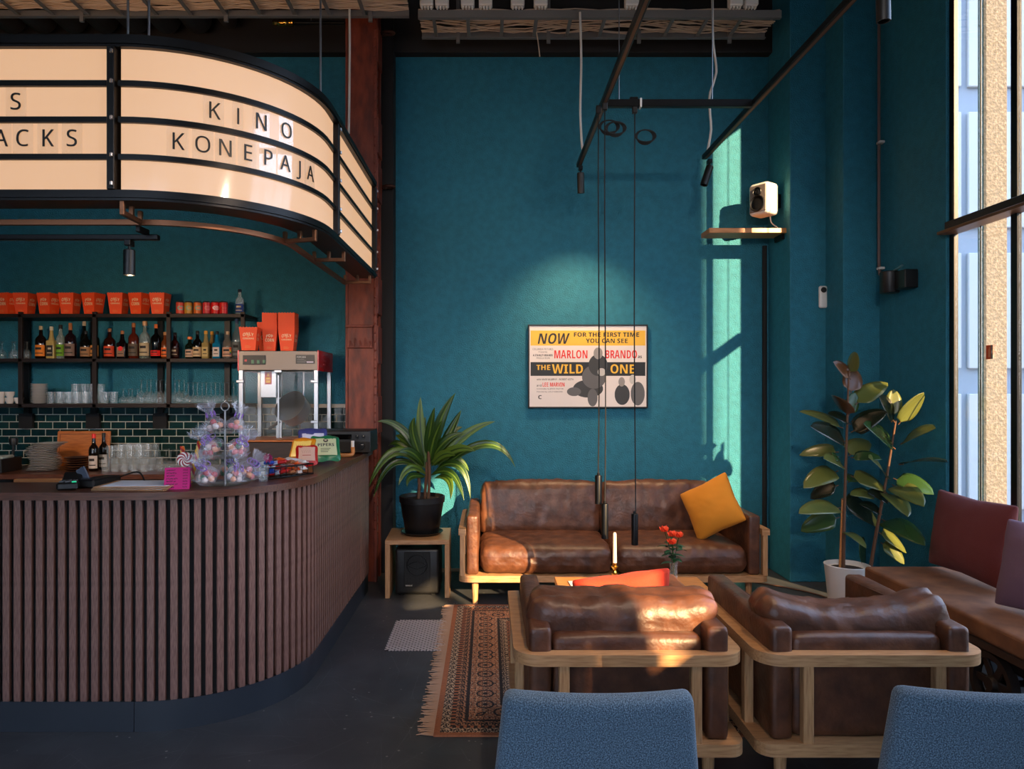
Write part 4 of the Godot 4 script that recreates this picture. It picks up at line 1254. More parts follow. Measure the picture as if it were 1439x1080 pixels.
var box_mats := []
func popcorn_materials() -> void:
	for k in 2:
		var im := sheet(160, 200, Color(1.0, 0.33, 0.12))
		var cream := Color(1.0, 0.88, 0.72)
		if k == 0:
			words(im, "POP", 44, 50, 72, 26, cream, true, 0.0, 8.0)
			words(im, "CORN", 34, 88, 92, 28, cream)
		else:
			words(im, "ONLY", 34, 46, 92, 28, cream, true, 0.0, 10.0)
			words(im, "IN", 72, 76, 16, 9, cream)
			words(im, "CINEMAS", 32, 92, 96, 14, cream)
		im.fill_rect(Rect2i(48, 160, 40, 3), Color(0.98, 0.55, 0.30))
		im.fill_rect(Rect2i(48, 168, 56, 3), Color(0.98, 0.55, 0.30))
		im.fill_rect(Rect2i(48, 176, 48, 3), Color(0.98, 0.55, 0.30))
		box_mats.append(printed("popcorn_print_%d" % k, im, 0.55))
	mat("popcorn_orange", Color(1.0, 0.33, 0.12), 0.55)

# tapered carton with a scalloped rim; the four walls are parts so that each can carry its print
func popcorn_box(at: Vector3, h: float, turn: float, label: String, group: String, first := 0, stretch := 1.0) -> Node3D:
	if box_mats.is_empty(): popcorn_materials()
	var o := thing("popcorn_box", label, "popcorn box", at, turn, group)
	var wb := 0.052 * stretch
	var wt := 0.071 * stretch
	var n := 40
	for side in 4:
		var poly := PackedVector2Array([Vector2(-wb, 0), Vector2(wb, 0)])
		for k in n + 1:
			var t := float(k) / n
			poly.append(Vector2(lerpf(wt, -wt, t), h - 0.010 + 0.007 * absf(sin(t * PI * 6.0))))
		var b := MB.new()
		var tilt := atan2(wt - wb, h)
		b.prism(poly, -0.0008, 0.0008, Vector3(0, 0, 0), Basis.IDENTITY)
		var p := part("wall", b.done(), box_mats[(side + first) % 2], o)
		p.transform = Transform3D(Basis(Vector3.UP, side * PI / 2) * Basis(Vector3.RIGHT, tilt), Basis(Vector3.UP, side * PI / 2) * Vector3(0, 0, wb))
	part("base", bx(Vector3(0, 0.002, 0), Vector3(wb * 2 - 0.002, 0.002, wb * 2 - 0.002)), M.popcorn_orange, o)
	return o

func build_worktop_things() -> void:
	var y := 0.90
	# chopping board leaning on the tiles
	var cb := thing("cutting_board", "wooden cutting board with a juice groove leaning on the green tiles", "cutting board", V(-3.48, y, 6.10))
	cb.rotation.x = -0.12
	part("board", bx(Vector3(0, 0.15, 0), Vector3(0.455, 0.30, 0.022), 0.006), M.board_wood, cb)
	var g := MB.new()
	for e in [[0, 0.028, 0.40, 0.006], [0, 0.272, 0.40, 0.006]]: g.box(Vector3(e[0], e[1], 0.0108), Vector3(e[2], e[3], 0.002))
	for e in [-0.2, 0.2]: g.box(Vector3(e, 0.15, 0.0108), Vector3(0.006, 0.25, 0.002))
	part("juice_groove", g.done(), mat("groove_wood", Color(0.48, 0.25, 0.10), 0.6), cb)
	# stack of dinner plates, leaning a little
	for k in 17:
		var px := -3.60 + 0.004 * k * sin(k * 0.4 + 0.4) + 0.0022 * k
		solo("dinner_plate", plate_mesh(0.118), M.porcelain, "white plate in the tall stack on the back counter", "plate", V(px, y + k * 0.0134, 5.76), Vector3(0, 0, 0.004 * sin(k * 1.7)), "tall stack of white plates on the back counter")
	for k in 6: solo("dark_plate", lathe_mesh([Vector2(0, 0), Vector2(0.06, 0), Vector2(0.095, 0.013), Vector2(0.10, 0.015), Vector2(0.097, 0.0165), Vector2(0.06, 0.004), Vector2(0, 0.004)], 24), M.dark_plate if M.has("dark_plate") else mat("dark_plate", Color(0.17, 0.15, 0.16), 0.3), "dark stoneware plate in the low stack beside the white plates", "plate", V(-3.335, y + k * 0.0185, 5.78), Vector3.ZERO, "low stack of dark plates on the back counter")
	bottle(V(-3.17, y, 5.72), 0.30, 0.037, "round", Color(0.06, 0.03, 0.02), false, Color(0.78, 0.72, 0.68), Color(0.85, 0.08, 0.06), "wine bottle with a red capsule in front of the cutting board")
	bottle(V(-3.155, y, 5.84), 0.30, 0.037, "round", Color(0.06, 0.04, 0.02), false, Color(0.70, 0.70, 0.70), Color(0.04, 0.04, 0.04), "wine bottle with a black capsule in front of the cutting board")
	# black tub with folded cloths
	var tub := thing("plastic_tub", "black plastic tub holding folded cloths on the back counter", "tub", V(-4.02, y, 5.70))
	var tb := MB.new()
	tb.box(Vector3(0, 0.006, 0), Vector3(0.40, 0.012, 0.24), 0.004)
	for e in [[0, 0.122, 0.40, 0.012], [0, -0.122, 0.40, 0.012]]: tb.box(Vector3(e[0], 0.055, e[1]), Vector3(e[2], 0.11, e[3]), 0.004)
	for e in [-0.2, 0.2]: tb.box(Vector3(e, 0.055, 0), Vector3(0.012, 0.11, 0.25), 0.004)
	part("tub", tb.done(), M.black_plastic, tub)
	solo("folded_cloth", bx(Vector3(0, 0, 0), Vector3(0.26, 0.03, 0.18), 0.01), mat("cloth_pale", Color(0.60, 0.64, 0.62), 0.9), "pale folded cloth lying in the black tub", "cloth", V(-3.98, y + 0.107, 5.70), Vector3(0, 0.1, 0.05))
	var scoop := MB.new()
	scoop.tube([Vector3(0, 0, 0), Vector3(0.01, 0.16, 0), Vector3(0.012, 0.2, 0)], 0.011, 8)
	scoop.lathe([Vector2(0, 0.19), Vector2(0.03, 0.19), Vector2(0.036, 0.23), Vector2(0.03, 0.25), Vector2(0, 0.25)], 14, Vector3(0.012, 0, 0))
	solo("hand_blender", scoop.done(), M.black_plastic, "black upright utensil behind the tub", "utensil", V(-4.0, y, 5.98))
	# stacked tumblers and stem glasses on the worktop
	var tum := lathe_mesh([Vector2(0, 0.004), Vector2(0.028, 0.004), Vector2(0.03, 0.0), Vector2(0.036, 0.105), Vector2(0.0345, 0.105), Vector2(0.029, 0.01), Vector2(0, 0.010)], 18)
	for k in 15:
		var row := k % 5
		var dep := k / 5
		solo("bar_tumbler", tum, M.clear_glass, "clear tumbler on the back counter beside the wine bottles", "glass", V(-3.04 + row * 0.076 + 0.02 * dep, y, 5.66 + dep * 0.085), Vector3.ZERO, "tumblers on the back counter")
		if row < 4: solo("bar_tumbler", tum, M.clear_glass, "clear tumbler stacked on the other tumblers on the back counter", "glass", V(-3.0 + row * 0.076 + 0.02 * dep, y + 0.1055, 5.66 + dep * 0.085), Vector3.ZERO, "tumblers stacked on top on the back counter")
	var st := stem_glass_mesh(0.17, 0.038, 0.085)
	for k in 12: solo("bar_stem_glass", st, M.clear_glass, "upturned stem glass on the back counter", "glass", V(-2.62 + (k % 6) * 0.086, y, 5.68 + (k / 6) * 0.11), Vector3.ZERO, "upturned stem glasses on the back counter")

func build_popcorn_machine() -> void:
	var o := thing("popcorn_machine", "steel and glass popcorn machine with a hanging kettle and red top", "popcorn machine", V(-1.667, 0.90, 5.90))
	var w := 0.633
	var d := 0.50
	part("base_cabinet", bx(Vector3(0, 0.12, 0), Vector3(w, 0.24, d), 0.006), M.dark_wood, o)
	part("front_shelf", bx(Vector3(0.0, 0.247, 0.02), Vector3(w - 0.05, 0.014, d), 0.003), M.board_wood, o)
	for x in [-1, 1]:
		for z in [-1, 1]:
			part("corner_post", bx(Vector3(x * (w / 2 - 0.018), 0.53, z * (d / 2 - 0.018)), Vector3(0.034, 0.56, 0.034), 0.003), M.steel, o)
	var head := part("head", bx(Vector3(0, 0.885, 0), Vector3(w - 0.004, 0.155, d), 0.004), mat("brushed_steel", Color(0.40, 0.37, 0.35), 0.4, 0.85), o)
	part("red_side", bx(Vector3(w / 2, 0.885, 0), Vector3(0.012, 0.165, d + 0.01), 0.003), mat("red_enamel", Color(0.78, 0.05, 0.04), 0.25), o)
	part("red_side", bx(Vector3(-w / 2, 0.885, 0), Vector3(0.012, 0.165, d + 0.01), 0.003), M.red_enamel, o)
	for k in 6: part("vent", bx(Vector3(w / 2 + 0.006, 0.86 + 0.03 * (k % 3), 0.08 - 0.05 * (k / 3)), Vector3(0.006, 0.01, 0.03), 0.002), M.red_enamel, o)
	part("switch_panel", bx(Vector3(-0.19, 0.89, d / 2 + 0.003), Vector3(0.18, 0.075, 0.008), 0.002), M.black_plastic, head)
	for k in 3: part("switch_light", bx(Vector3(-0.20 + 0.045 * k, 0.875, d / 2 + 0.009), Vector3(0.022, 0.03, 0.006), 0.002), mat("green_switch_%d" % k, Color(0.05, 0.35, 0.16), 0.3), head)
	part("switch_light", bx(Vector3(-0.255, 0.885, d / 2 + 0.009), Vector3(0.018, 0.018, 0.006), 0.002), mat("red_switch", Color(0.7, 0.05, 0.04), 0.3), head)
	var im := sheet(128, 56, Color(0.06, 0.06, 0.065))
	words(im, "POPCORN", 8, 8, 60, 12, Color(0.7, 0.7, 0.7))
	for k in 4: im.fill_rect(Rect2i(8, 26 + 7 * k, 50 + (k * 13) % 30, 2), Color(0.45, 0.45, 0.46))
	im.fill_rect(Rect2i(74, 40, 46, 10), Color(0.7, 0.66, 0.74))
	var pl := MB.new()
	pl.prism(PackedVector2Array([Vector2(-0.075, -0.036), Vector2(0.075, -0.036), Vector2(0.075, 0.036), Vector2(-0.075, 0.036)]), 0, 0.003)
	part("rating_plate", pl.done(), printed("rating_print", im, 0.4), head, Vector3(0.215, 0.895, d / 2 + 0.001))
	# glazing
	var gl := MB.new()
	part("front_pane", bx(Vector3(-0.14, 0.53, d / 2 - 0.01), Vector3(0.27, 0.54, 0.005)), M.machine_glass, o)
	part("front_pane", bx(Vector3(0.14, 0.53, d / 2 - 0.012), Vector3(0.27, 0.54, 0.005)), M.machine_glass, o)
	part("side_pane", bx(Vector3(w / 2 - 0.012, 0.53, 0), Vector3(0.005, 0.54, d - 0.07)), M.machine_glass, o)
	part("side_pane", bx(Vector3(-w / 2 + 0.012, 0.53, 0), Vector3(0.005, 0.54, d - 0.07)), M.machine_glass, o)
	for q in [[-0.30, 0.72], [0.29, 0.72], [0.29, 0.40], [-0.30, 0.40], [0.0, 0.80]]: part("hinge", bx(Vector3(q[0], q[1], d / 2 + 0.004), Vector3(0.06, 0.022, 0.02), 0.003), M.steel, o)
	part("door_edge", bx(Vector3(0.0, 0.52, d / 2 - 0.006), Vector3(0.012, 0.5, 0.01), 0.002), M.steel, o)
	# works inside: motor box, warning label, kettle on its hanger
	part("motor_box", bx(Vector3(-0.125, 0.70, 0.02), Vector3(0.13, 0.22, 0.16), 0.004), M.steel, o)
	var wl := sheet(40, 72, Color(0.75, 0.12, 0.07))
	wl.fill_rect(Rect2i(6, 32, 28, 14), Color(0.95, 0.72, 0.15)); wl.fill_rect(Rect2i(6, 50, 28, 14), Color(0.95, 0.72, 0.15))
	for k in 18: wl.fill_rect(Rect2i(20 - k / 2, 8 + k, k, 1), Color(0.95, 0.75, 0.15))
	var wlm := MB.new()
	wlm.prism(PackedVector2Array([Vector2(-0.028, -0.052), Vector2(0.028, -0.052), Vector2(0.028, 0.052), Vector2(-0.028, 0.052)]), 0, 0.002)
	part("warning_label", wlm.done(), printed("warning_print", wl), o, Vector3(-0.125, 0.75, 0.101))
	part("upright_bar", bx(Vector3(-0.08, 0.5, -0.05), Vector3(0.05, 0.55, 0.02), 0.003), M.steel, o)
	part("kettle_hanger", tube_mesh(curve_points([Vector3(0.15, 0.8, 0.05), Vector3(0.15, 0.64, 0.05), Vector3(0.135, 0.57, 0.08)], 10), 0.008, 8), M.steel, o)
	var k := MB.new()
	var kb := Basis(Vector3.BACK, 0.55) * Basis(Vector3.RIGHT, 0.9)
	k.lathe([Vector2(0, -0.10), Vector2(0.09, -0.10), Vector2(0.128, -0.07), Vector2(0.135, 0.03), Vector2(0.14, 0.035), Vector2(0.14, 0.045), Vector2(0.10, 0.055), Vector2(0, 0.06)], 28, Vector3(0.06, 0.50, 0.05), kb)
	part("kettle", k.done(), M.steel, o)
	part("kettle_handle", tube_mesh([Vector3(-0.02, 0.40, 0.14), Vector3(-0.10, 0.335, 0.17)], 0.014, 10), M.black_plastic, o)
	# cartons on top of the machine
	var grp := "popcorn boxes on the popcorn machine"
	var ty := 0.90 + 0.9675
	popcorn_box(V(-1.915, ty, 5.72), 0.19, 0.12, "single orange popcorn box at the edge of the popcorn machine", grp, 1)
	popcorn_box(V(-1.88, ty, 6.05), 0.26, 0.15, "orange popcorn box behind the others on the popcorn machine", grp, 0)
	for s in [[-1.80, 0.18, 0, "slim stack of nested orange popcorn boxes on the popcorn machine"], [-1.65, 0.02, 1, "wide stack of nested orange popcorn boxes at the red end of the popcorn machine"]]:
		for q in 8:
			popcorn_box(V(s[0], ty + 0.002 + q * 0.0185, 5.88), 0.19, s[1], "nested orange popcorn box in the %s stack on the popcorn machine" % ["slim", "wide"][s[2]], grp + (" in the slim stack" if s[2] == 0 else " in the wide stack"), s[2], [0.84, 0.96][s[2]])

# a point at that spot of the photograph's frame and that depth
func PX(px: float, py: float, depth: float) -> Vector3:
	return Vector3((px - 686.0) * depth / 1000.0, 1.55 + (548.0 - py) * depth / 1000.0, -depth)

func build_counter_things() -> void:
	var y := 1.0905
	# card terminal
	var ct := thing("card_terminal", "black card payment terminal with a small green light on the bar", "card terminal", V(-1.955, y, 3.33), 0.35)
	part("body", bx(Vector3(0, 0.02, 0), Vector3(0.085, 0.036, 0.17), 0.008), M.black_plastic, ct)
	var scr := MB.new()
	scr.box(Vector3(0, 0.048, -0.05), Vector3(0.078, 0.012, 0.08), 0.004, Basis(Vector3.RIGHT, 0.45))
	part("screen_hood", scr.done(), M.black_plastic, ct)
	for k in 12: part("key", bx(Vector3(-0.024 + (k % 3) * 0.024, 0.040, 0.015 + (k / 3) * 0.017), Vector3(0.018, 0.005, 0.011), 0.001), mat("key_grey", Color(0.32, 0.33, 0.34), 0.5) if not M.has("key_grey") else M.key_grey, ct)
	part("status_light", bx(Vector3(0.03, 0.040, 0.082), Vector3(0.018, 0.005, 0.006)), glow("status_light", Color(0.1, 0.8, 0.55), 0.5), ct)
	var cd := thing("terminal_cradle", "black cradle with a grey flap behind the card terminal", "cradle", V(-1.868, y, 3.42), -0.15)
	part("body", bx(Vector3(0, 0.022, 0), Vector3(0.09, 0.04, 0.2), 0.008), M.black_plastic, cd)
	var fl := MB.new()
	fl.box(Vector3(-0.06, 0.05, 0.03), Vector3(0.05, 0.085, 0.01), 0.003, Basis(Vector3.BACK, 0.5))
	part("flap", fl.done(), mat("slate_plastic", Color(0.27, 0.30, 0.36), 0.4), cd)
	part("cable", tube_mesh(curve_points([Vector3(0.03, 0.03, -0.1), Vector3(0.12, 0.055, -0.12), Vector3(0.2, 0.01, -0.06)], 12), 0.004, 6), M.soft_black, cd)
	# menus on clipboards
	for k in 3:
		var o := thing("menu_board", ["wooden clipboard under the other menus on the bar", "wooden clipboard in the middle of the menu pile", "topmost clipboard with a white menu sheet on the bar"][k], "clipboard", V(-1.645 + 0.006 * k, y + 0.0075 * k, 3.375 - 0.004 * k), -0.06 + 0.05 * k)
		part("board", bx(Vector3(0, 0.0022, 0), Vector3(0.345, 0.0044, 0.235), 0.001), M.oak_x, o)
		part("sheet", bx(Vector3(0.005, 0.005, 0.004), Vector3(0.30, 0.001, 0.21)), mat("menu_paper", Color(0.86, 0.88, 0.92), 0.7) if not M.has("menu_paper") else M.menu_paper, o)
		if k == 2: part("clip", bx(Vector3(0.1, 0.0065, -0.105), Vector3(0.09, 0.004, 0.02), 0.001), M.steel, o)
	# magenta tent card with handwritten prices
	var im := sheet(160, 140, Color(0.72, 0.04, 0.42))
	var ink := Color(0.16, 0.02, 0.12)
	for k in 7:
		var yy := 12 + k * 18
		for q in 9:
			var x0 := 12 + q * 9 + rng.randi() % 3
			if q > 5 + rng.randi() % 4: break
			im.fill_rect(Rect2i(x0, yy + rng.randi() % 4, 3, 8), ink)
			im.fill_rect(Rect2i(x0, yy + rng.randi() % 6, 8, 3), ink)
		for q in 4: im.fill_rect(Rect2i(116 + q * 8, yy + rng.randi() % 3, 4, 8), ink)
	var tc := thing("tent_card", "magenta folded price card with handwriting on the bar", "card", V(-1.455, y, 3.335), 0.3)
	for k in 2:
		var b := MB.new()
		b.prism(PackedVector2Array([Vector2(-0.055, 0), Vector2(0.055, 0), Vector2(0.055, 0.105), Vector2(-0.055, 0.105)]), -0.0004, 0.0004)
		var p := part("leaf", b.done(), printed("tent_print_%d" % k, im, 0.7), tc)
		p.transform = Transform3D(Basis(Vector3.UP, PI * k) * Basis(Vector3.RIGHT, -0.38), Basis(Vector3.UP, PI * k) * Vector3(0, 0, 0.04))
	# lollipops in a glass
	var jar := solo("lollipop_glass", lathe_mesh([Vector2(0, 0), Vector2(0.03, 0), Vector2(0.036, 0.09), Vector2(0.0345, 0.09), Vector2(0.028, 0.005), Vector2(0, 0.005)], 18), M.clear_glass, "clear glass holding lollipops behind the magenta card", "glass", V(-1.485, y, 3.515))
	for k in 4:
		var o := thing("lollipop", ["yellow and red twisted candy stick leaning outwards", "orange and red twisted candy stick standing upright", "red and white swirl lollipop in the glass", "pink and white striped candy stick"][k], "lollipop", V(-1.485 + [0.016, -0.014, -0.002, 0.010][k], y + 0.006, 3.515 - [0.0, 0.0, 0.012, -0.01][k]))
		if k == 2:
			part("stick", tube_mesh([Vector3(0, 0, 0), Vector3(0.0, 0.1, 0.01)], 0.003, 6), M.white_plastic, o)
			var sw := sheet(96, 96, Color(0.92, 0.86, 0.84))
			for yy in 96:
				for xx in 96:
					var dx := xx - 48.0; var dy := yy - 48.0
					var rr := sqrt(dx * dx + dy * dy)
					if fposmod(atan2(dy, dx) / TAU * 7.0 + rr / 26.0, 1.0) < 0.5: sw.set_pixel(xx, yy, Color(0.60, 0.05, 0.12))
			var poly := PackedVector2Array()
			for q in 28: poly.append(Vector2(cos(TAU * q / 28), sin(TAU * q / 28)) * 0.036)
			var b := MB.new()
			b.prism(poly, -0.006, 0.006, Vector3(0, 0.115, 0.015))
			part("swirl", b.done(), printed("swirl_print", sw, 0.25), o)
		else:
			var lean: Vector3 = [Vector3(0.04, 0.20, -0.01), Vector3(-0.012, 0.175, 0), Vector3(0.0, 0.1, 0.02)][mini(k, 2)] if k < 2 else Vector3(0.005, 0.13, 0.01)
			for q in 3:
				var pts := []
				for s in 25:
					var t := s / 24.0
					var a: float = t * 20.0 + TAU * q / 3.0
					pts.append(lean * t + Vector3(cos(a), 0, sin(a)) * 0.0065)
				part("twist", tube_mesh(pts, 0.0062, 6), mat("candy_%d_%d" % [k, q], [[Color(0.92, 0.68, 0.12), Color(0.72, 0.10, 0.12), Color(0.92, 0.80, 0.5)], [Color(0.90, 0.46, 0.16), Color(0.72, 0.12, 0.14), Color(0.93, 0.7, 0.4)], [], [Color(0.90, 0.55, 0.62), Color(0.92, 0.86, 0.86), Color(0.85, 0.35, 0.45)]][k][q], 0.3), o)
	# three-tier stand with bags of sweets
	var cx := -1.285
	var cz := 3.475
	var ts := thing("tier_stand", "three-tier glass cake stand with a ring handle on the bar", "cake stand", V(cx, y, cz))
	var tiers := [[0.0, 0.155], [0.125, 0.122], [0.245, 0.088]]
	for t in tiers:
		part("tray", lathe_mesh([Vector2(0, t[0] + 0.004), Vector2(t[1] * 0.75, t[0] + 0.004), Vector2(t[1], t[0] + 0.026), Vector2(t[1] - 0.002, t[0] + 0.030), Vector2(t[1] * 0.74, t[0] + 0.009), Vector2(0, t[0] + 0.009)], 32), M.clear_glass, ts)
	part("pole", tube_mesh([Vector3(0, 0.0, 0), Vector3(0, 0.36, 0)], 0.0045, 10), M.steel, ts)
	var ring := MB.new()
	var pts2 := []
	for s in 20: pts2.append(Vector3(cos(TAU * s / 20) * 0.02, 0.38 + sin(TAU * s / 20) * 0.02, 0))
	ring.tube(pts2, 0.003, 6, -1.0, true)
	part("ring_handle", ring.done(), M.steel, ts)
	var sweets := [mat("sweet_pink", Color(0.88, 0.50, 0.52), 0.4), mat("sweet_peach", Color(0.92, 0.64, 0.48), 0.4), mat("sweet_red", Color(0.72, 0.14, 0.18), 0.35), mat("sweet_white", Color(0.9, 0.84, 0.82), 0.4), mat("sweet_green", Color(0.30, 0.52, 0.36), 0.4)]
	var ribbon := mat("lilac_ribbon", Color(0.58, 0.42, 0.78), 0.35)
	var ball := lathe_mesh([Vector2(0, -0.013), Vector2(0.009, -0.0095), Vector2(0.0135, 0), Vector2(0.009, 0.0095), Vector2(0, 0.013)], 10, 90)
	for k in 11:
		var t: Array = tiers[0 if k < 5 else (1 if k < 9 else 2)]
		var n: int = [5, 4, 2][0 if k < 5 else (1 if k < 9 else 2)]
		var idx: int = k if k < 5 else (k - 5 if k < 9 else k - 9)
		var a: float = TAU * idx / n + [0.5, 1.0, 0.2][0 if k < 5 else (1 if k < 9 else 2)]
		var rr: float = t[1] * (0.60 if k < 9 else 0.5)
		var where: String = ["bottom", "middle", "top"][0 if k < 5 else (1 if k < 9 else 2)]
		var o := thing("sweet_bag", "clear bag of pink sweets tied with lilac ribbon on the %s tier" % where, "bag of sweets", V(cx + cos(a) * rr, y + t[0] + 0.010, cz + sin(a) * rr), rng.randf() * TAU, "bags of sweets on the %s tier" % where)
		var lean: float = [0.75, 0.8, 0.3][0 if k < 5 else (1 if k < 9 else 2)] * rng.randf_range(0.7, 1.15)
		o.basis = Basis(Vector3(-sin(a), 0, -cos(a)), lean) * Basis(Vector3.UP, rng.randf() * TAU)
		o.scale = Vector3.ONE * rng.randf_range(1.05, 1.3)
		o.position.y += 0.042 * sin(lean)
		for q in 6:
			var b2 := TAU * q / 5.0
			part("sweet", ball, sweets[rng.randi() % 5], o, Vector3(cos(b2) * 0.022, 0.014, sin(b2) * 0.022) if q < 5 else Vector3(0, 0.034, 0))
		var cell := MB.new()
		var rows := []
		var hs := [[0.0, 0.024], [0.004, 0.038], [0.024, 0.044], [0.048, 0.028], [0.064, 0.008], [0.078, 0.014], [0.10, 0.03], [0.118, 0.036]]
		var lx := rng.randf_range(-0.25, 0.25)
		var lz := rng.randf_range(-0.25, 0.25)
		for r in hs.size():
			var row := PackedVector3Array()
			for q in 24:
				var c := TAU * q / 24
				var crinkle: float = 1.0 + (0.22 if r > 3 else 0.06) * sin(q * 5.0 + r * 1.3) + 0.12 * rng.randf_range(-1, 1)
				var up: float = hs[r][0] + (0.012 * sin(q * 3.0 + k) if r == hs.size() - 1 else 0.0)
				row.append(Vector3(cos(c) * hs[r][1] * crinkle + lx * maxf(0, up - 0.05), up, sin(c) * hs[r][1] * crinkle + lz * maxf(0, up - 0.05)))
			rows.append(row)
		cell.grid(rows, true, PackedInt32Array(), true, true)
		part("cellophane", cell.done(), M.cellophane, o)
		var rb := MB.new()
		for q in 3:
			var loop := []
			for s in 14: loop.append(Vector3(cos(TAU * s / 14) * 0.015 + cos(q * 2.1) * 0.015, 0.066 + sin(TAU * s / 14) * 0.012, sin(q * 2.1) * 0.018))
			rb.tube(loop, 0.0022, 5, -1.0, true)
		part("ribbon", rb.done(), ribbon, o)
	# small vase with a magenta flower
	var vs := thing("bud_vase", "small faceted glass vase holding one magenta flower on the bar", "vase", V(-1.135, y, 3.585))
	part("glass", lathe_mesh([Vector2(0, 0), Vector2(0.022, 0), Vector2(0.026, 0.02), Vector2(0.032, 0.085), Vector2(0.0305, 0.085), Vector2(0.022, 0.008), Vector2(0, 0.008)], 8), M.clear_glass, vs)
	var fw := thing("magenta_flower", "magenta daisy standing in the small glass vase", "flower", V(-1.125, y + 0.01, 3.59))
	part("stem", tube_mesh(curve_points([Vector3(0, 0, 0), Vector3(0.004, 0.06, 0), Vector3(0.02, 0.108, 0.012)], 8), 0.0022, 6), M.rubber_leaf, fw)
	var pm := mat("magenta_petal", Color(0.58, 0.05, 0.32), 0.6)
	for q in 10:
		var pb := MB.new()
		var a := TAU * q / 10
		var c0 := Vector3(0.022, 0.112, 0.016)
		var d0 := Vector3(cos(a), sin(a) * 0.8, 0.35).normalized()
		pb.leaf(c0, c0 + d0 * 0.014, c0 + d0 * 0.027 + Vector3(0, -0.003, 0), 0.013, d0.cross(Vector3.BACK), 0.1, 5, 1.0)
		part("petal", pb.done(), pm, fw)
	# wire basket of chocolate bars
	var kb := thing("wire_basket", "black wire basket of chocolate bars on the bar", "basket", V(-1.10, y, 3.80), 0.95)
	kb.scale = Vector3.ONE * 1.2
	for yy in [0.006, 0.05]:
		var lp := MB.new()
		lp.tube([Vector3(-0.12, yy, -0.065), Vector3(0.12, yy, -0.065), Vector3(0.12, yy, 0.065), Vector3(-0.12, yy, 0.065)], 0.0035, 6, -1.0, true)
		part("hoop", lp.done(), M.black_metal, kb)
	for q in 9: part("wire", tube_mesh([Vector3(-0.12 + q * 0.03, 0.05, 0.065), Vector3(-0.12 + q * 0.03, 0.005, 0.065), Vector3(-0.12 + q * 0.03, 0.005, -0.065), Vector3(-0.12 + q * 0.03, 0.05, -0.065)], 0.0018, 5), M.black_metal, kb)
	var wraps := [[Color(0.10, 0.28, 0.68), "blue"], [Color(0.78, 0.08, 0.08), "red"], [Color(0.62, 0.38, 0.24), "brown and white"], [Color(0.88, 0.36, 0.10), "orange"], [Color(0.86, 0.82, 0.80), "white and red"]]
	for q in 15:
		var w: Array = wraps[q % 5]
		var key := "wrap_%d" % (q % 5)
		var wm: StandardMaterial3D = M[key] if M.has(key) else mat(key, w[0], 0.3)
		var lay := q / 5
		var at := kb.transform * Vector3(-0.08 + (q % 5) * 0.04, 0.022 + lay * 0.021, rng.randf_range(-0.025, 0.025))
		var o := thing("chocolate_bar", "chocolate bar in a %s wrapper in the wire basket" % w[1], "chocolate bar", at, 0.95 + rng.randf_range(-0.7, 0.7), "chocolate bars in the wire basket, %s" % w[1])
		o.rotation.x = rng.randf_range(-0.25, 0.25)
		o.scale = Vector3.ONE * 1.15
		part("wrapper", bx(Vector3.ZERO, Vector3(0.03, 0.016, 0.10), 0.005), wm, o)
		part("band", bx(Vector3(0, 0, 0.0), Vector3(0.0306, 0.0166, 0.03), 0.005), M.menu_paper, o)
		for e in [-0.055, 0.055]: part("crimp", bx(Vector3(0, 0, e), Vector3(0.030, 0.003, 0.012), 0.001), wm, o)
	# crisp bags
	crisp_bag(V(-1.0, y, 4.40), 0.3, Vector2(0.18, 0.22), Color(0.10, 0.42, 0.27), Color(0.72, 0.76, 0.62), "PIPERS", "green crisp bag with a pale label propped up on the bar", 0.85)
	crisp_bag(V(-1.15, y, 4.36), 0.0, Vector2(0.15, 0.19), Color(0.78, 0.50, 0.08), Color(0.86, 0.76, 0.42), "", "golden yellow crisp bag on the bar", 0.75)
	crisp_bag(V(-1.05, y, 4.12), 0.25, Vector2(0.13, 0.16), Color(0.72, 0.08, 0.08), Color(0.80, 0.66, 0.60), "", "red crisp bag in front of the green one", 0.8)
	crisp_bag(V(-1.13, y, 4.60), 0.3, Vector2(0.19, 0.22), Color(0.22, 0.24, 0.48), Color(0.72, 0.74, 0.84), "", "blue and silver crisp bag behind the others", 0.5)
	# wooden holder with two pale tubes
	var wh := thing("candle_holder", "bent wooden holder with two short white candles at the bar end", "candle holder", V(-0.985, y, 4.88), 0.2)
	var ub := MB.new()
	ub.tube(curve_points([Vector3(-0.055, 0.07, 0), Vector3(-0.055, 0.025, 0), Vector3(-0.03, 0.016, 0.01), Vector3(0.03, 0.016, 0.01), Vector3(0.055, 0.025, 0), Vector3(0.055, 0.07, 0)], 24), 0.014, 12)
	part("wooden_bow", ub.done(), M.table_wood, wh)
	for x in [-0.055, 0.055]: part("candle", tube_mesh([Vector3(x, 0.068, 0), Vector3(x, 0.112, 0)], 0.0115, 12), M.white_plastic, wh)
	# receiver
	var rc := thing("av_receiver", "black hi-fi receiver with knobs at the end of the bar", "receiver", V(-1.06, y, 5.27))
	part("case", bx(Vector3(0, 0.09, 0), Vector3(0.43, 0.155, 0.32), 0.005), M.black_plastic, rc)
	part("lower_panel", bx(Vector3(0, 0.052, 0.163), Vector3(0.425, 0.075, 0.008), 0.002), M.soft_black, rc)
	part("display", bx(Vector3(-0.02, 0.125, 0.163), Vector3(0.2, 0.035, 0.006), 0.001), mat("display_glass", Color(0.03, 0.03, 0.035), 0.08), rc)
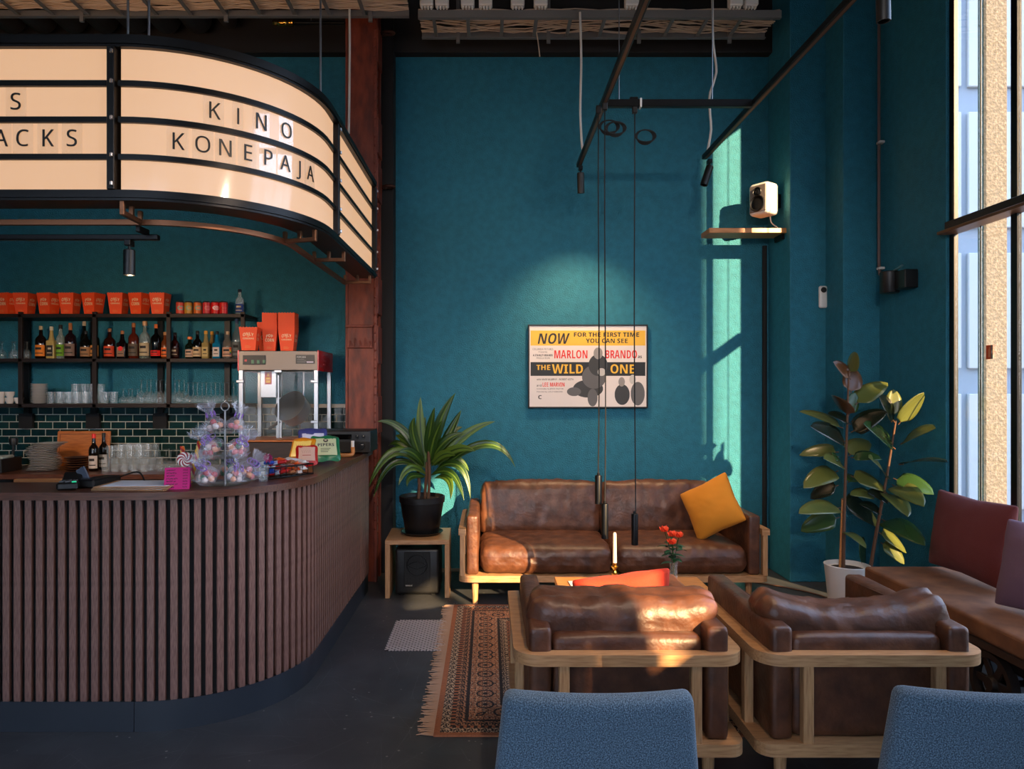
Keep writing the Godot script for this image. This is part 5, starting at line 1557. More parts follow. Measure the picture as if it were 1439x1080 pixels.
	for q in [[0.15, 0.06, 0.026], [-0.16, 0.125, 0.012], [0.12, 0.128, 0.012], [0.165, 0.128, 0.012], [-0.1, 0.06, 0.01], [-0.06, 0.06, 0.01]]:
		var kn := MB.new()
		kn.lathe([Vector2(0, 0), Vector2(q[2], 0), Vector2(q[2] * 0.92, 0.02), Vector2(0, 0.02)], 18, Vector3(q[0], q[1], 0.166), Basis(Vector3.RIGHT, PI / 2))
		var knob := part("knob", kn.done(), M.black_metal, rc)
		part("pointer", bx(Vector3(q[0] + q[2] * 0.4, q[1] + q[2] * 0.4, 0.187), Vector3(q[2] * 0.6, 0.003, 0.002)), M.white_plastic, knob)
	for x in [-0.17, 0.17]: part("foot", bx(Vector3(x, 0.006, 0.1), Vector3(0.04, 0.012, 0.04), 0.002), M.soft_black, rc)
	# things kept behind the ledge
	solo("paper_folder", bx(Vector3(0, 0.1, 0), Vector3(0.40, 0.2, 0.03), 0.004), mat("kraft_paper", Color(0.62, 0.40, 0.22), 0.8), "brown kraft folder standing behind the bar ledge", "folder", V(-2.28, 0.886, 3.74), Vector3(0.0, 0.06, 0.0))

func crisp_bag(at: Vector3, turn: float, size: Vector2, c: Color, label_c: Color, text: String, label: String, lean := 0.5) -> void:
	var o := thing("crisp_bag", label, "crisp bag", at, turn)
	o.rotation.x = -lean
	var key := "bag_" + c.to_html()
	var bm := mat(key, c, 0.3)
	var b := MB.new()
	var ph := at.x * 31.0
	b.rbox(Vector3(0, size.y / 2, 0.03), Vector3(size.x, size.y, 0.06), 0.028, 10, Basis.IDENTITY, func(p: Vector3) -> Vector3:
		var e := absf(p.y) / (size.y * 0.5)
		var f := absf(p.x) / (size.x * 0.5)
		var flat := 1.0 - pow(e, 4.0) * 0.93
		return Vector3(p.x * (1.0 - 0.05 * (1.0 - e)), p.y, p.z * flat * (1.0 - 0.5 * pow(f, 4.0)) + 0.006 * sin(p.x * 60.0 + ph) * pow(e, 3.0) + 0.003 * noise.get_noise_3d(p.x * 30, p.y * 30, ph)))
	part("bag", b.done(), bm, o)
	var im := sheet(128, 128, label_c)
	if text:
		words(im, text, 14, 46, 100, 22, Color(0.12, 0.14, 0.22))
		disc(im, 64, 22, 15, Color(0.2, 0.2, 0.2)); disc(im, 64, 18, 8, Color(0.75, 0.72, 0.65))
		for k in 3: im.fill_rect(Rect2i(30, 84 + 11 * k, 60 - 8 * k, 4), Color(0.25, 0.28, 0.25))
	else:
		for k in 5: scratch(im, Vector2(24 + k * 16, 40), Vector2(34 + k * 14, 66), Color(0.2, 0.14, 0.1), 0.9)
		im.fill_rect(Rect2i(30, 84, 66, 5), c.darkened(0.2))
	var rows := []
	for r in 9:
		var row := PackedVector3Array()
		for q in 9:
			var u := q / 8.0 - 0.5
			var v := r / 8.0 - 0.5
			var x := u * size.x * 0.74
			var yy := -v * size.y * 0.66
			var e := absf(yy) / (size.y * 0.5)
			var f := absf(x) / (size.x * 0.5)
			row.append(Vector3(x * (1.0 - 0.05 * (1.0 - e)), size.y * 0.46 + yy, 0.0615 + 0.0275 * 0.0 - 0.03 * (1.0 - (1.0 - pow(e + 0.08, 4.0) * 0.93) * (1.0 - 0.5 * pow(f, 4.0))) + 0.003))
		rows.append(row)
	var lb := MB.new()
	lb.grid(rows, false, PackedInt32Array(), false)
	part("print", lb.done(), printed("bagprint_" + c.to_html(), im, 0.35), o)

func build_column() -> void:
	var o := thing("steel_column", "riveted red-brown iron column beside the end of the bar", "column", V(-1.026, 0, 5.86))
	part("web", bx(Vector3(0, 2.6, 0), Vector3(0.22, 5.2, 0.20), 0.004), M.red_oxide_steel, o)
	part("flange", bx(Vector3(0.115, 2.6, 0.09), Vector3(0.026, 5.2, 0.045), 0.003), M.red_oxide_steel, o)
	part("flange", bx(Vector3(-0.118, 2.6, 0.09), Vector3(0.02, 5.2, 0.04), 0.003), M.red_oxide_steel, o)
	part("flange", bx(Vector3(0.115, 2.6, -0.09), Vector3(0.026, 5.2, 0.045), 0.003), M.red_oxide_steel, o)
	for y in [4.35, 3.62, 3.25, 2.32, 1.92, 1.35]:
		part("splice_plate", bx(Vector3(0.131, y, 0.0), Vector3(0.012, 0.3, 0.21), 0.003), M.red_oxide_steel, o)
	var r := MB.new()
	for k in 64:
		r.lathe([Vector2(0.011, 0), Vector2(0.009, 0.006), Vector2(0, 0.009)], 8, Vector3(0.128, 0.4 + k * 0.072, 0.085), Basis(Vector3.BACK, -PI / 2), 90, false)
		r.lathe([Vector2(0.010, 0), Vector2(0.008, 0.006), Vector2(0, 0.008)], 8, Vector3(0.112, 0.43 + k * 0.072, 0.1125), Basis(Vector3.RIGHT, PI / 2), 90, false)
	var rv := part("rivets", r.done(), M.red_oxide_steel, o)
	rv.set_meta("kind", "stuff")
	var bp := part("bracket_plate", bx(Vector3(-0.01, 1.975, 0.115), Vector3(0.205, 0.17, 0.025), 0.004), M.red_oxide_steel, o)
	part("bracket_lip", bx(Vector3(-0.01, 2.065, 0.125), Vector3(0.225, 0.02, 0.045), 0.004), M.red_oxide_steel, bp)
	var rib := MB.new()
	for k in 5: rib.tube(curve_points([Vector3(-0.09 + k * 0.04, 1.90, 0.13), Vector3(-0.085 + k * 0.04, 1.95 + 0.02 * (k % 2), 0.136), Vector3(-0.07 + k * 0.04, 1.91, 0.13)], 8), 0.005, 6)
	part("weld_ribs", rib.done(), M.red_oxide_steel, bp)
	# dark post between the iron column and the teal wall
	struct("trim_2", bx(V(-0.89, 2.6, 6.12), Vector3(0.17, 5.2, 0.16), 0.004), M.black_paint, "black painted post between the iron column and the teal wall", "post")
	for q in [[4.52, 5.92], [3.25, 5.95]]:
		var b := MB.new()
		var ring := []
		for s in 18: ring.append(Vector3(cos(TAU * s / 18) * 0.045, 0.0, sin(TAU * s / 18) * 0.03))
		b.tube(ring, 0.013, 8, -1.0, true)
		b.box(Vector3(-0.05, 0, -0.02), Vector3(0.05, 0.03, 0.03), 0.004)
		solo("pipe_clamp", b.done(), mat("brown_iron", Color(0.30, 0.17, 0.12), 0.5, 0.5), ["brown iron pipe clamp on the black post below the cable tray", "brown iron pipe clamp on the black post beside the marquee end"][[4.52, 3.25].find(q[0])], "clamp", V(-0.83, q[0], q[1]))

# ---------- lounge ----------
func soft(amp: float, seed_at: float, sx := 16.0, sy := 5.0, bulge := Vector3.ZERO, size := Vector3.ONE, sag := 0.0) -> Callable:
	return func(p: Vector3) -> Vector3:
		var q := p / (size * 0.5)
		var full := Vector3(1, 1, 1)
		for ax in 3:
			var a1 := (ax + 1) % 3
			var a2 := (ax + 2) % 3
			full[ax] = maxf(0.0, 1.0 - q[a1] * q[a1]) * maxf(0.0, 1.0 - q[a2] * q[a2])
		var r := p + Vector3(signf(p.x) * bulge.x * full.x, signf(p.y) * bulge.y * full.y, signf(p.z) * bulge.z * full.z)
		var n := noise.get_noise_3d(p.x * sx + seed_at, p.y * sy + p.z * sy, seed_at)
		var n2 := noise.get_noise_3d(p.x * 4.0, p.y * 4.0 + seed_at, p.z * 4.0)
		r += p.normalized() * (amp * n + amp * 0.8 * n2)
		r.y -= sag * maxf(0.0, 1.0 - q.x * q.x * 1.1) * (0.5 + 0.5 * q.y)
		return r

func lounge_frame(o: Node3D, W: float, D: float) -> void:
	# local front is +z, the back is -z
	var hw := W / 2
	var hd := D / 2
	var poly := PackedVector2Array()
	var r := 0.06
	for c in [[1, 1], [-1, 1], [-1, -1], [1, -1]]:
		var a0: float = atan2(c[1], c[0]) - PI / 4
		for k in 6:
			var a := a0 + PI / 2 * k / 5.0
			poly.append(Vector2(c[0] * (hw - r) + cos(a) * r, c[1] * (hd - r) + sin(a) * r))
	var b := MB.new()
	b.prism(poly, 0.178, 0.225, Vector3.ZERO, Basis(Vector3.RIGHT, Vector3.BACK, Vector3.UP))
	part("base_frame", b.done(), M.oak_x, o)
	# top rail: a U that is open to the front; strip() takes depth = -z
	var path := [Vector2(-hw + 0.025, -hd)]
	for k in 7:
		var a := PI + PI / 2 * (k / 6.0)
		path.append(Vector2(-hw + 0.025 + 0.07 + cos(a) * 0.07, hd - 0.025 - 0.07 - sin(a) * 0.07))
	for k in 7:
		var a := -PI / 2 + PI / 2 * (k / 6.0)
		path.append(Vector2(hw - 0.025 - 0.07 + cos(a) * 0.07, hd - 0.025 - 0.07 - sin(a) * 0.07))
	path.append(Vector2(hw - 0.025, -hd))
	var t := MB.new()
	t.strip(path, -0.027, 0.027, 0.515, 0.558)
	part("top_rail", t.done(), M.oak_x, o)
	for x in [-1, 1]:
		part("post", bx(Vector3(x * (hw - 0.185), 0.37, -hd + 0.025), Vector3(0.04, 0.30, 0.036), 0.003), M.oak_y, o)
		part("post", bx(Vector3(x * (hw - 0.026), 0.37, -hd + 0.20), Vector3(0.036, 0.30, 0.04), 0.003), M.oak_y, o)
		part("post", bx(Vector3(x * (hw - 0.026), 0.37, hd - 0.035), Vector3(0.036, 0.30, 0.05), 0.003), M.oak_y, o)
		for z in [-1, 1]:
			var l := MB.new()
			l.cyl(Vector3(x * (hw - 0.115), 0, z * (hd - 0.10)), 0.019, 0.182, 16, Basis.IDENTITY, 0.026)
			part("leg", l.done(), M.oak_y, o)

func lounge_pads(o: Node3D, W: float, D: float, seed_at: float) -> void:
	var hw := W / 2
	var hd := D / 2
	for x in [-1, 1]:
		var sz := Vector3(0.085, 0.425, D - 0.06)
		var b := MB.new()
		b.rbox(Vector3(x * (hw - 0.098), 0.437, 0.005), sz, 0.02, 12, Basis.IDENTITY, soft(0.004, seed_at + x, 10, 4, Vector3(0.006, 0.003, 0.003), sz))
		part("arm_pad", b.done(), M.brown_leather, o)
		var seam := MB.new()
		seam.tube([Vector3(x * (hw - 0.138), 0.63, hd - 0.07), Vector3(x * (hw - 0.138), 0.645, 0), Vector3(x * (hw - 0.138), 0.63, -hd + 0.1)], 0.0035, 6)
		part("piping", seam.done(), M.brown_leather, o)
	var s2 := Vector3(W - 0.29, 0.385, 0.085)
	var k := MB.new()
	k.rbox(Vector3(0, 0.417, -hd + 0.098), s2, 0.03, 12, Basis.IDENTITY, soft(0.004, seed_at + 7, 8, 6, Vector3(0.004, 0.006, 0.006), s2))
	part("back_pad", k.done(), M.brown_leather, o)

# a loose back cushion: wide at the top where it rolls over the arms, gathered corners, sagging middle
func loose(amp: float, seed_at: float, size: Vector3, sag: float) -> Callable:
	return func(p: Vector3) -> Vector3:
		var q := p / (size * 0.5)
		var r := p
		r.x *= lerpf(0.80, 1.02, clampf(q.y * 0.5 + 0.75, 0.0, 1.0))
		r.z += signf(p.z) * 0.035 * maxf(0.0, 1.0 - q.x * q.x) * maxf(0.0, 1.0 - q.y * q.y)
		r.y += 0.012 * signf(p.y) * maxf(0.0, 1.0 - q.x * q.x)
		var edge := pow(absf(q.x), 6.0)
		r.y += edge * 0.006 * sin(p.z * 90.0 + seed_at)
		r.x += edge * 0.006 * sin(p.y * 70.0 + seed_at)
		r += p.normalized() * amp * (noise.get_noise_3d(p.x * 7.0 + seed_at, p.y * 7.0, p.z * 7.0) + 0.5 * noise.get_noise_3d(p.x * 22.0, p.y * 16.0, seed_at))
		r.y -= sag * maxf(0.0, 1.0 - q.x * q.x * 1.3) * clampf(0.5 + 0.5 * q.y, 0.0, 1.0)
		return r

func cushion(c: Vector3, size: Vector3, r: float, bend: Callable, b := Basis.IDENTITY, n := 18) -> ArrayMesh:
	var k := MB.new()
	k.rbox(c, size, r, n, b, bend)
	return k.done()

func pillow_mesh(w: float, h: float, t: float, seed_at: float, crease := 0.012) -> ArrayMesh:
	var k := MB.new()
	k.rbox(Vector3.ZERO, Vector3(w, h, 0.03), 0.0149, 20, Basis.IDENTITY, func(p: Vector3) -> Vector3:
		var u := p.x / (w * 0.5)
		var v := p.y / (h * 0.5)
		var puff := pow(maxf(0.0, 1.0 - u * u), 0.5) * pow(maxf(0.0, 1.0 - v * v), 0.5)
		var pinch := 1.0 - 0.07 * (1.0 - absf(v)) * absf(u) - 0.0
		var pinchy := 1.0 - 0.07 * (1.0 - absf(u)) * absf(v)
		var n := noise.get_noise_3d(p.x * 9 + seed_at, p.y * 9, seed_at)
		return Vector3(p.x * pinch, p.y * pinchy, p.z * 0.6 + signf(p.z) * puff * t * 0.5 + signf(p.z) * crease * n * (0.4 + 0.6 * puff)))
	return k.done()

func build_lounge() -> void:
	# rug
	var rug := thing("rug", "worn oriental rug in rust, black and cream with a pale fringe", "rug", V(0.98, 0.0, 4.15), 0.0)
	var lift := 0.0095
	var W := 2.45
	var D := 1.94
	var poly := PackedVector2Array([Vector2(-W / 2, -D / 2), Vector2(W / 2, -D / 2), Vector2(W / 2, D / 2), Vector2(-W / 2, D / 2)])
	var rb := MB.new()
	rb.prism(poly, 0.001, 0.009, Vector3.ZERO, Basis(Vector3.RIGHT, Vector3.FORWARD, Vector3.UP))
	var rm := printed("rug_weave", rug_image(), 0.95)
	bump(rm, ntex(0.3, 0, 2, 512, [], 71), 0.3)
	part("pile", rb.done(), rm, rug)
	var fr := MB.new()
	for side in [-1, 1]:
		for k in 230:
			var z := -D / 2 + D * (k + 0.5) / 230.0
			var l := rng.randf_range(0.05, 0.085)
			var x0: float = side * W / 2
			var dz := rng.randf_range(-0.018, 0.018)
			fr.tube([Vector3(x0, 0.006, z), Vector3(x0 + side * l * 0.5, 0.006, z + dz * 0.3), Vector3(x0 + side * l, 0.004, z + dz)], 0.0028, 4)
	var fringe := part("fringe", fr.done(), mat("fringe_cotton", Color(0.66, 0.52, 0.42), 0.95), rug)
	fringe.set_meta("kind", "stuff")
	# sofa
	var sofa := thing("leather_sofa", "long brown leather sofa in an oak frame against the teal wall", "sofa", V(0.90, 0.0, 5.53))
	lounge_frame(sofa, 2.22, 0.90)
	lounge_pads(sofa, 2.22, 0.90, 3.0)
	for k in 2:
		var x := -0.482 + 0.964 * k
		var s := Vector3(0.955, 0.20, 0.72)
		part("seat_cushion", cushion(Vector3(x, 0.33, 0.085), s, 0.07, soft(0.014, 11.0 + k, 17, 7, Vector3(0.006, 0.022, 0.02), s), Basis.IDENTITY, 30), M.brown_leather, sofa)
		var s2 := Vector3(0.95 if k == 0 else 0.94, 0.42, 0.19)
		part("back_cushion", cushion(Vector3(x - 0.02 * k, 0.60, -0.235), s2, 0.065, soft(0.016, 21.0 + k * 3, 21, 3, Vector3(0.006, 0.018, 0.022), s2), Basis(Vector3.RIGHT, -0.16), 30), M.brown_leather, sofa)
	var pil := solo("throw_pillow", pillow_mesh(0.40, 0.40, 0.17, 5.0), M.mustard_cloth, "mustard yellow pillow tipped on its corner at the sofa arm", "pillow", V(1.68, 0.675, 5.34))
	pil.rotation = Vector3(-0.32, -0.75, 0.55)
	# armchairs
	for k in 2:
		var o := thing("leather_armchair", ["brown leather armchair in an oak frame with a coral pillow on its seat", "brown leather armchair in an oak frame with a slouching back cushion beside the bench"][k], "armchair", V([0.53, 1.44][k], lift, 3.065), PI)
		lounge_frame(o, 0.863, 0.85)
		lounge_pads(o, 0.863, 0.85, 31.0 + 5.0 * k)
		var s := Vector3(0.60, 0.19, 0.68)
		part("seat_cushion", cushion(Vector3(0, 0.325, 0.07), s, 0.065, soft(0.008, 41.0 + k, 11, 6, Vector3(0.004, 0.02, 0.015), s)), M.brown_leather, o)
		var s2 := Vector3(0.73, 0.37, 0.20)
		part("back_cushion", cushion(Vector3(0, 0.55 - 0.0 * k, -0.19), s2, 0.055, loose(0.014, 51.0 + k * 4, s2, 0.015 + 0.05 * k), Basis(Vector3.RIGHT, -0.12), 26), M.brown_leather, o)
	var cp := solo("throw_pillow", pillow_mesh(0.44, 0.29, 0.13, 8.0), M.coral_cloth, "coral red pillow leaning on the seat of the armchair before the coffee table", "pillow", V(0.60, 0.60, 3.18))
	cp.rotation = Vector3(0.28, 0.08, 0.12)
	# coffee table and what stands on it
	var ct := thing("coffee_table", "low warm-toned wooden coffee table between sofa and armchairs", "table", V(0.855, lift, 4.135))
	part("table_top", bx(Vector3(0, 0.363, 0), Vector3(0.89, 0.034, 0.58), 0.004), M.table_wood, ct)
	for x in [-1, 1]:
		for z in [-1, 1]: part("leg", bx(Vector3(x * 0.40, 0.178, z * 0.245), Vector3(0.045, 0.34, 0.045), 0.003), M.table_wood, ct)
	for z in [-1, 1]: part("apron", bx(Vector3(0, 0.32, z * 0.245), Vector3(0.76, 0.055, 0.02), 0.002), M.table_wood, ct)
	var cs := thing("candlestick", "brass candlestick on the coffee table", "candlestick", V(0.745, 0.39, 4.19))
	part("stick", lathe_mesh([Vector2(0, 0), Vector2(0.034, 0), Vector2(0.034, 0.006), Vector2(0.014, 0.014), Vector2(0.009, 0.03), Vector2(0.015, 0.045), Vector2(0.008, 0.06), Vector2(0.018, 0.08), Vector2(0.012, 0.095), Vector2(0.008, 0.105), Vector2(0.022, 0.122), Vector2(0.022, 0.126), Vector2(0.012, 0.128), Vector2(0.013, 0.145), Vector2(0, 0.145)], 20, 70), M.brass, cs)
	var cn := thing("taper_candle", "pale pink taper candle in the brass candlestick", "candle", V(0.745, 0.39 + 0.145, 4.19))
	part("wax", lathe_mesh([Vector2(0, 0), Vector2(0.0125, 0), Vector2(0.010, 0.17), Vector2(0.006, 0.178), Vector2(0, 0.178)], 16), mat("candle_wax", Color(0.90, 0.74, 0.66), 0.4), cn)
	part("wick", tube_mesh([Vector3(0, 0.176, 0), Vector3(0.002, 0.19, 0)], 0.0012, 5), M.soft_black, cn)
	for k in 2:
		var o := thing("menu_clipboard", ["clipboard with a white menu on the coffee table", "dark clipboard beside the candlestick on the coffee table"][k], "clipboard", V([0.60, 0.97][k], 0.3905, [4.18, 4.24][k]), [0.05, -0.2][k])
		part("board", bx(Vector3(0, 0.002, 0), Vector3(0.22, 0.004, 0.28), 0.001), [M.white_plastic, M.dark_wood][k], o)
		part("sheet", bx(Vector3(0, 0.0045, 0.01), Vector3(0.19, 0.001, 0.24)), [M.menu_paper, mat("brown_sheet", Color(0.42, 0.30, 0.20), 0.7)][k], o)
		part("clip", bx(Vector3(0, 0.007, -0.125), Vector3(0.09, 0.006, 0.018), 0.001), M.steel, o)
	var fv := thing("flower_vase", "slim clear glass vase on the coffee table", "vase", V(1.12, 0.39, 4.30))
	part("glass", lathe_mesh([Vector2(0, 0), Vector2(0.026, 0), Vector2(0.028, 0.01), Vector2(0.022, 0.09), Vector2(0.026, 0.125), Vector2(0.0245, 0.125), Vector2(0.02, 0.09), Vector2(0.024, 0.012), Vector2(0, 0.012)], 20), M.clear_glass, fv)
	var rose := mat("orange_rose", Color(0.93, 0.30, 0.10), 0.6)
	var rose2 := mat("red_rose_edge", Color(0.86, 0.18, 0.08), 0.6)
	var heads := [[-0.055, 0.30, 0.0], [-0.012, 0.275, 0.02], [0.03, 0.268, 0.01], [-0.02, 0.235, 0.045]]
	for k in 4:
		var o := thing("orange_rose", "orange-red rose in the vase on the coffee table", "flower", V(1.12, 0.405, 4.30), 0.0, "orange roses on the coffee table")
		var h: Array = heads[k]
		var top := Vector3(h[0], h[1], h[2])
		part("stem", tube_mesh(curve_points([Vector3(0.006 * (k - 1.5), 0.0, 0), Vector3(h[0] * 0.3, h[1] * 0.5, h[2] * 0.3), top], 10), 0.0025, 6), M.rubber_leaf, o)
		for q in 9:
			var a := TAU * q / 9.0 * 2.0
			var out := 0.010 + 0.0016 * q
			var d := Vector3(cos(a), 0, sin(a))
			var pb := MB.new()
			pb.leaf(top + d * 0.004 - Vector3(0, 0.01, 0), top + d * out + Vector3(0, 0.008, 0), top + d * out * (1.0 + 0.06 * q) + Vector3(0, 0.03 - 0.0015 * q, 0), 0.032, d.cross(Vector3.UP), -0.35, 5, 1.0)
			part("petal", pb.done(), rose if q % 3 else rose2, o)
		for q in 5:
			var a := q * 1.9 + k
			var p0 := Vector3(h[0] * 0.6, h[1] * (0.45 + 0.1 * q), h[2] * 0.6)
			var d := Vector3(cos(a), -0.05, sin(a) * 0.8)
			var lb := MB.new()
			lb.leaf(p0, p0 + d * 0.035 + Vector3(0, 0.015, 0), p0 + d * 0.075, 0.042, d.cross(Vector3.UP), 0.2, 6, 1.0)
			part("leaf", lb.done(), M.rose_leaf if M.has("rose_leaf") else mat("rose_leaf", Color(0.13, 0.30, 0.17), 0.5), o)
	# bench on an old trolley
	var bn := thing("window_bench", "long tan suede bench on an old iron-wheeled trolley under the window", "bench", V(2.67, 0.0, 2.85))
	var sb := Vector3(0.60, 0.095, 3.28)
	part("seat_pad", cushion(Vector3(0, 0.395, 0), sb, 0.02, soft(0.003, 61.0, 5, 5, Vector3(0.002, 0.004, 0), sb)), M.tan_suede, bn)
	part("piping", tube_mesh([Vector3(-0.297, 0.425, -1.62), Vector3(-0.297, 0.425, 1.62)], 0.004, 6), M.tan_suede, bn)
	part("deck", bx(Vector3(0, 0.325, 0), Vector3(0.58, 0.04, 3.24), 0.004), M.dark_wood, bn)
	for x in [-0.2, 0.2]: part("beam", bx(Vector3(x, 0.27, 0), Vector3(0.06, 0.07, 3.1), 0.003), M.black_metal, bn)
	for z in [-0.56, 1.0]:
		part("axle", tube_mesh([Vector3(-0.26, 0.145, z), Vector3(0.26, 0.145, z)], 0.016, 10), M.black_metal, bn)
		for x in [-0.245, 0.245]:
			part("axle_bracket", bx(Vector3(x * 0.8, 0.20, z), Vector3(0.03, 0.10, 0.06), 0.003), M.black_metal, bn)
			var w := MB.new()
			var turn := Basis(Vector3.BACK, PI / 2)
			w.lathe([Vector2(0.118, -0.022), Vector2(0.145, -0.022), Vector2(0.145, 0.022), Vector2(0.118, 0.022), Vector2(0.118, -0.022)], 36, Vector3(x, 0.145, z), turn)
			w.lathe([Vector2(0, -0.03), Vector2(0.032, -0.03), Vector2(0.036, -0.02), Vector2(0.036, 0.02), Vector2(0.032, 0.03), Vector2(0, 0.03)], 18, Vector3(x, 0.145, z), turn)
			for q in 6:
				var a := TAU * q / 6.0
				w.box(Vector3(x, 0.145 + sin(a) * 0.077, z + cos(a) * 0.077), Vector3(0.014, 0.04, 0.09), 0.003, Basis(Vector3.RIGHT, -a))
			part("wheel", w.done(), M.cast_iron if M.has("cast_iron") else mat("cast_iron", Color(0.20, 0.165, 0.15), 0.5, 0.6), bn)
	var mc := solo("bench_cushion", pillow_mesh(0.66, 0.47, 0.17, 13.0, 0.006), M.maroon_cloth, "large maroon back cushion leaning on the window", "cushion", V(2.825, 0.692, 4.17))
	mc.rotation = Vector3(0.0, -PI / 2, 0.0)
	mc.rotate_object_local(Vector3.RIGHT, -0.14)
	var mp := solo("throw_pillow", pillow_mesh(0.44, 0.44, 0.16, 17.0), M.mauve_cloth, "mauve pillow leaning on the bench beside the maroon cushion", "pillow", V(2.70, 0.675, 3.44))
	mp.rotation = Vector3(0.0, -PI / 2 + 0.3, 0.0)
	mp.rotate_object_local(Vector3.RIGHT, -0.22)
	# blue chairs in front
	for k in 2:
		var o := thing("blue_chair", ["blue wool dining chair behind the armchair with the coral pillow", "blue wool dining chair behind the armchair beside the bench"][k], "chair", V([0.272, 1.275][k], 0.0, [1.98, 1.98][k]), PI + [0.0, -0.10][k])
		var bs := Vector3(0.50, 0.44, 0.062)
		var sh := MB.new()
		sh.rbox(Vector3(0, 0.59, -0.225), bs, 0.024, 12, Basis(Vector3.RIGHT, -0.13), func(p: Vector3) -> Vector3:
			var v := p.y / 0.21
			var u := p.x / 0.25
			return Vector3(p.x * (1.02 - 0.085 * v), p.y - 0.006 * (u * u) * (0.5 + 0.5 * v), p.z + 0.035 * u * u))
		part("backrest", sh.done(), M.blue_wool, o)
		var ss := Vector3(0.44, 0.06, 0.41)
		part("seat", cushion(Vector3(0, 0.345, 0.02), ss, 0.028, soft(0.0, 0.0, 1, 1, Vector3(0, 0.012, 0), ss), Basis.IDENTITY, 8), M.blue_wool, o)
		for x in [-1, 1]:
			for z in [-1, 1]:
				var l := MB.new()
				l.tube([Vector3(x * 0.18, 0.32, z * 0.16), Vector3(x * 0.23, 0.0, z * 0.22)], 0.017, 12, 0.011)
				part("leg", l.done(), M.oak_y, o)

func rug_image() -> Image:
	var w := 900
	var h := 714
	var im := Image.create(w, h, false, Image.FORMAT_RGB8)
	var rust := Color(0.60, 0.36, 0.23)
	var tan := Color(0.66, 0.46, 0.33)
	var dark := Color(0.12, 0.085, 0.085)
	var cream := Color(0.74, 0.62, 0.50)
	var f := FastNoiseLite.new()
	f.seed = 77
	f.frequency = 0.075
	f.fractal_octaves = 2
	var fine := FastNoiseLite.new()
	fine.seed = 78
	fine.frequency = 0.19
	fine.fractal_octaves = 1
	for y in h:
		for x in w:
			var ex := mini(x, w - 1 - x)
			var ey := mini(y, h - 1 - y)
			var e := mini(ex, ey)
			var along_ := ey if ex < ey else ex
			var c := tan
			var rep := absf(fposmod(along_, 46.0) - 23.0)
			var k := f.get_noise_2d(rep * 1.3, e * 1.3 + 300.0)
			var g := fine.get_noise_2d(fposmod(along_, 23.0), e)
			if e < 10: c = rust
			elif e < 26: c = dark if g > 0.05 else cream
			elif e < 34: c = rust if (along_ / 6) % 2 == 0 else dark
			elif e < 50: c = dark if g > -0.05 else tan
			elif e < 56: c = dark
			elif e < 112:
				var d := Vector2(rep, e - 84.0).length()
				c = rust.lerp(tan, 0.4)
				if absf(k) < 0.11 or (d > 13 and d < 16.5) or d < 5: c = dark
				elif g > 0.42: c = cream
			elif e < 118: c = dark
			elif e < 134: c = cream if g > 0.1 else dark
			elif e < 146: c = rust if g > 0.0 else dark
			elif e < 152: c = cream.lerp(tan, 0.4)
			else:
				var cx := absf(x - w / 2.0) / (w / 2.0 - 152.0)
				var cy := absf(y - h / 2.0) / (h / 2.0 - 152.0)
				var star := cx + cy + 0.12 * sin(cx * 18.0) * sin(cy * 18.0)
				var m := f.get_noise_2d(absf(x - w / 2.0) * 1.2, absf(y - h / 2.0) * 1.2)
				var m2 := fine.get_noise_2d(absf(x - w / 2.0), absf(y - h / 2.0))
				if star < 0.95:
					c = rust.lightened(0.08)
					if m > 0.28: c = dark
					elif m2 > 0.5: c = cream
				elif star < 1.05: c = dark if m2 > -0.1 else cream
				else:
					c = dark
					if m > 0.05: c = rust
					if m2 > 0.25: c = cream
			var grain := rng.randf_range(0.86, 1.08)
			im.set_pixel(x, y, Color(c.r * grain, c.g * grain, c.b * grain))
	return im

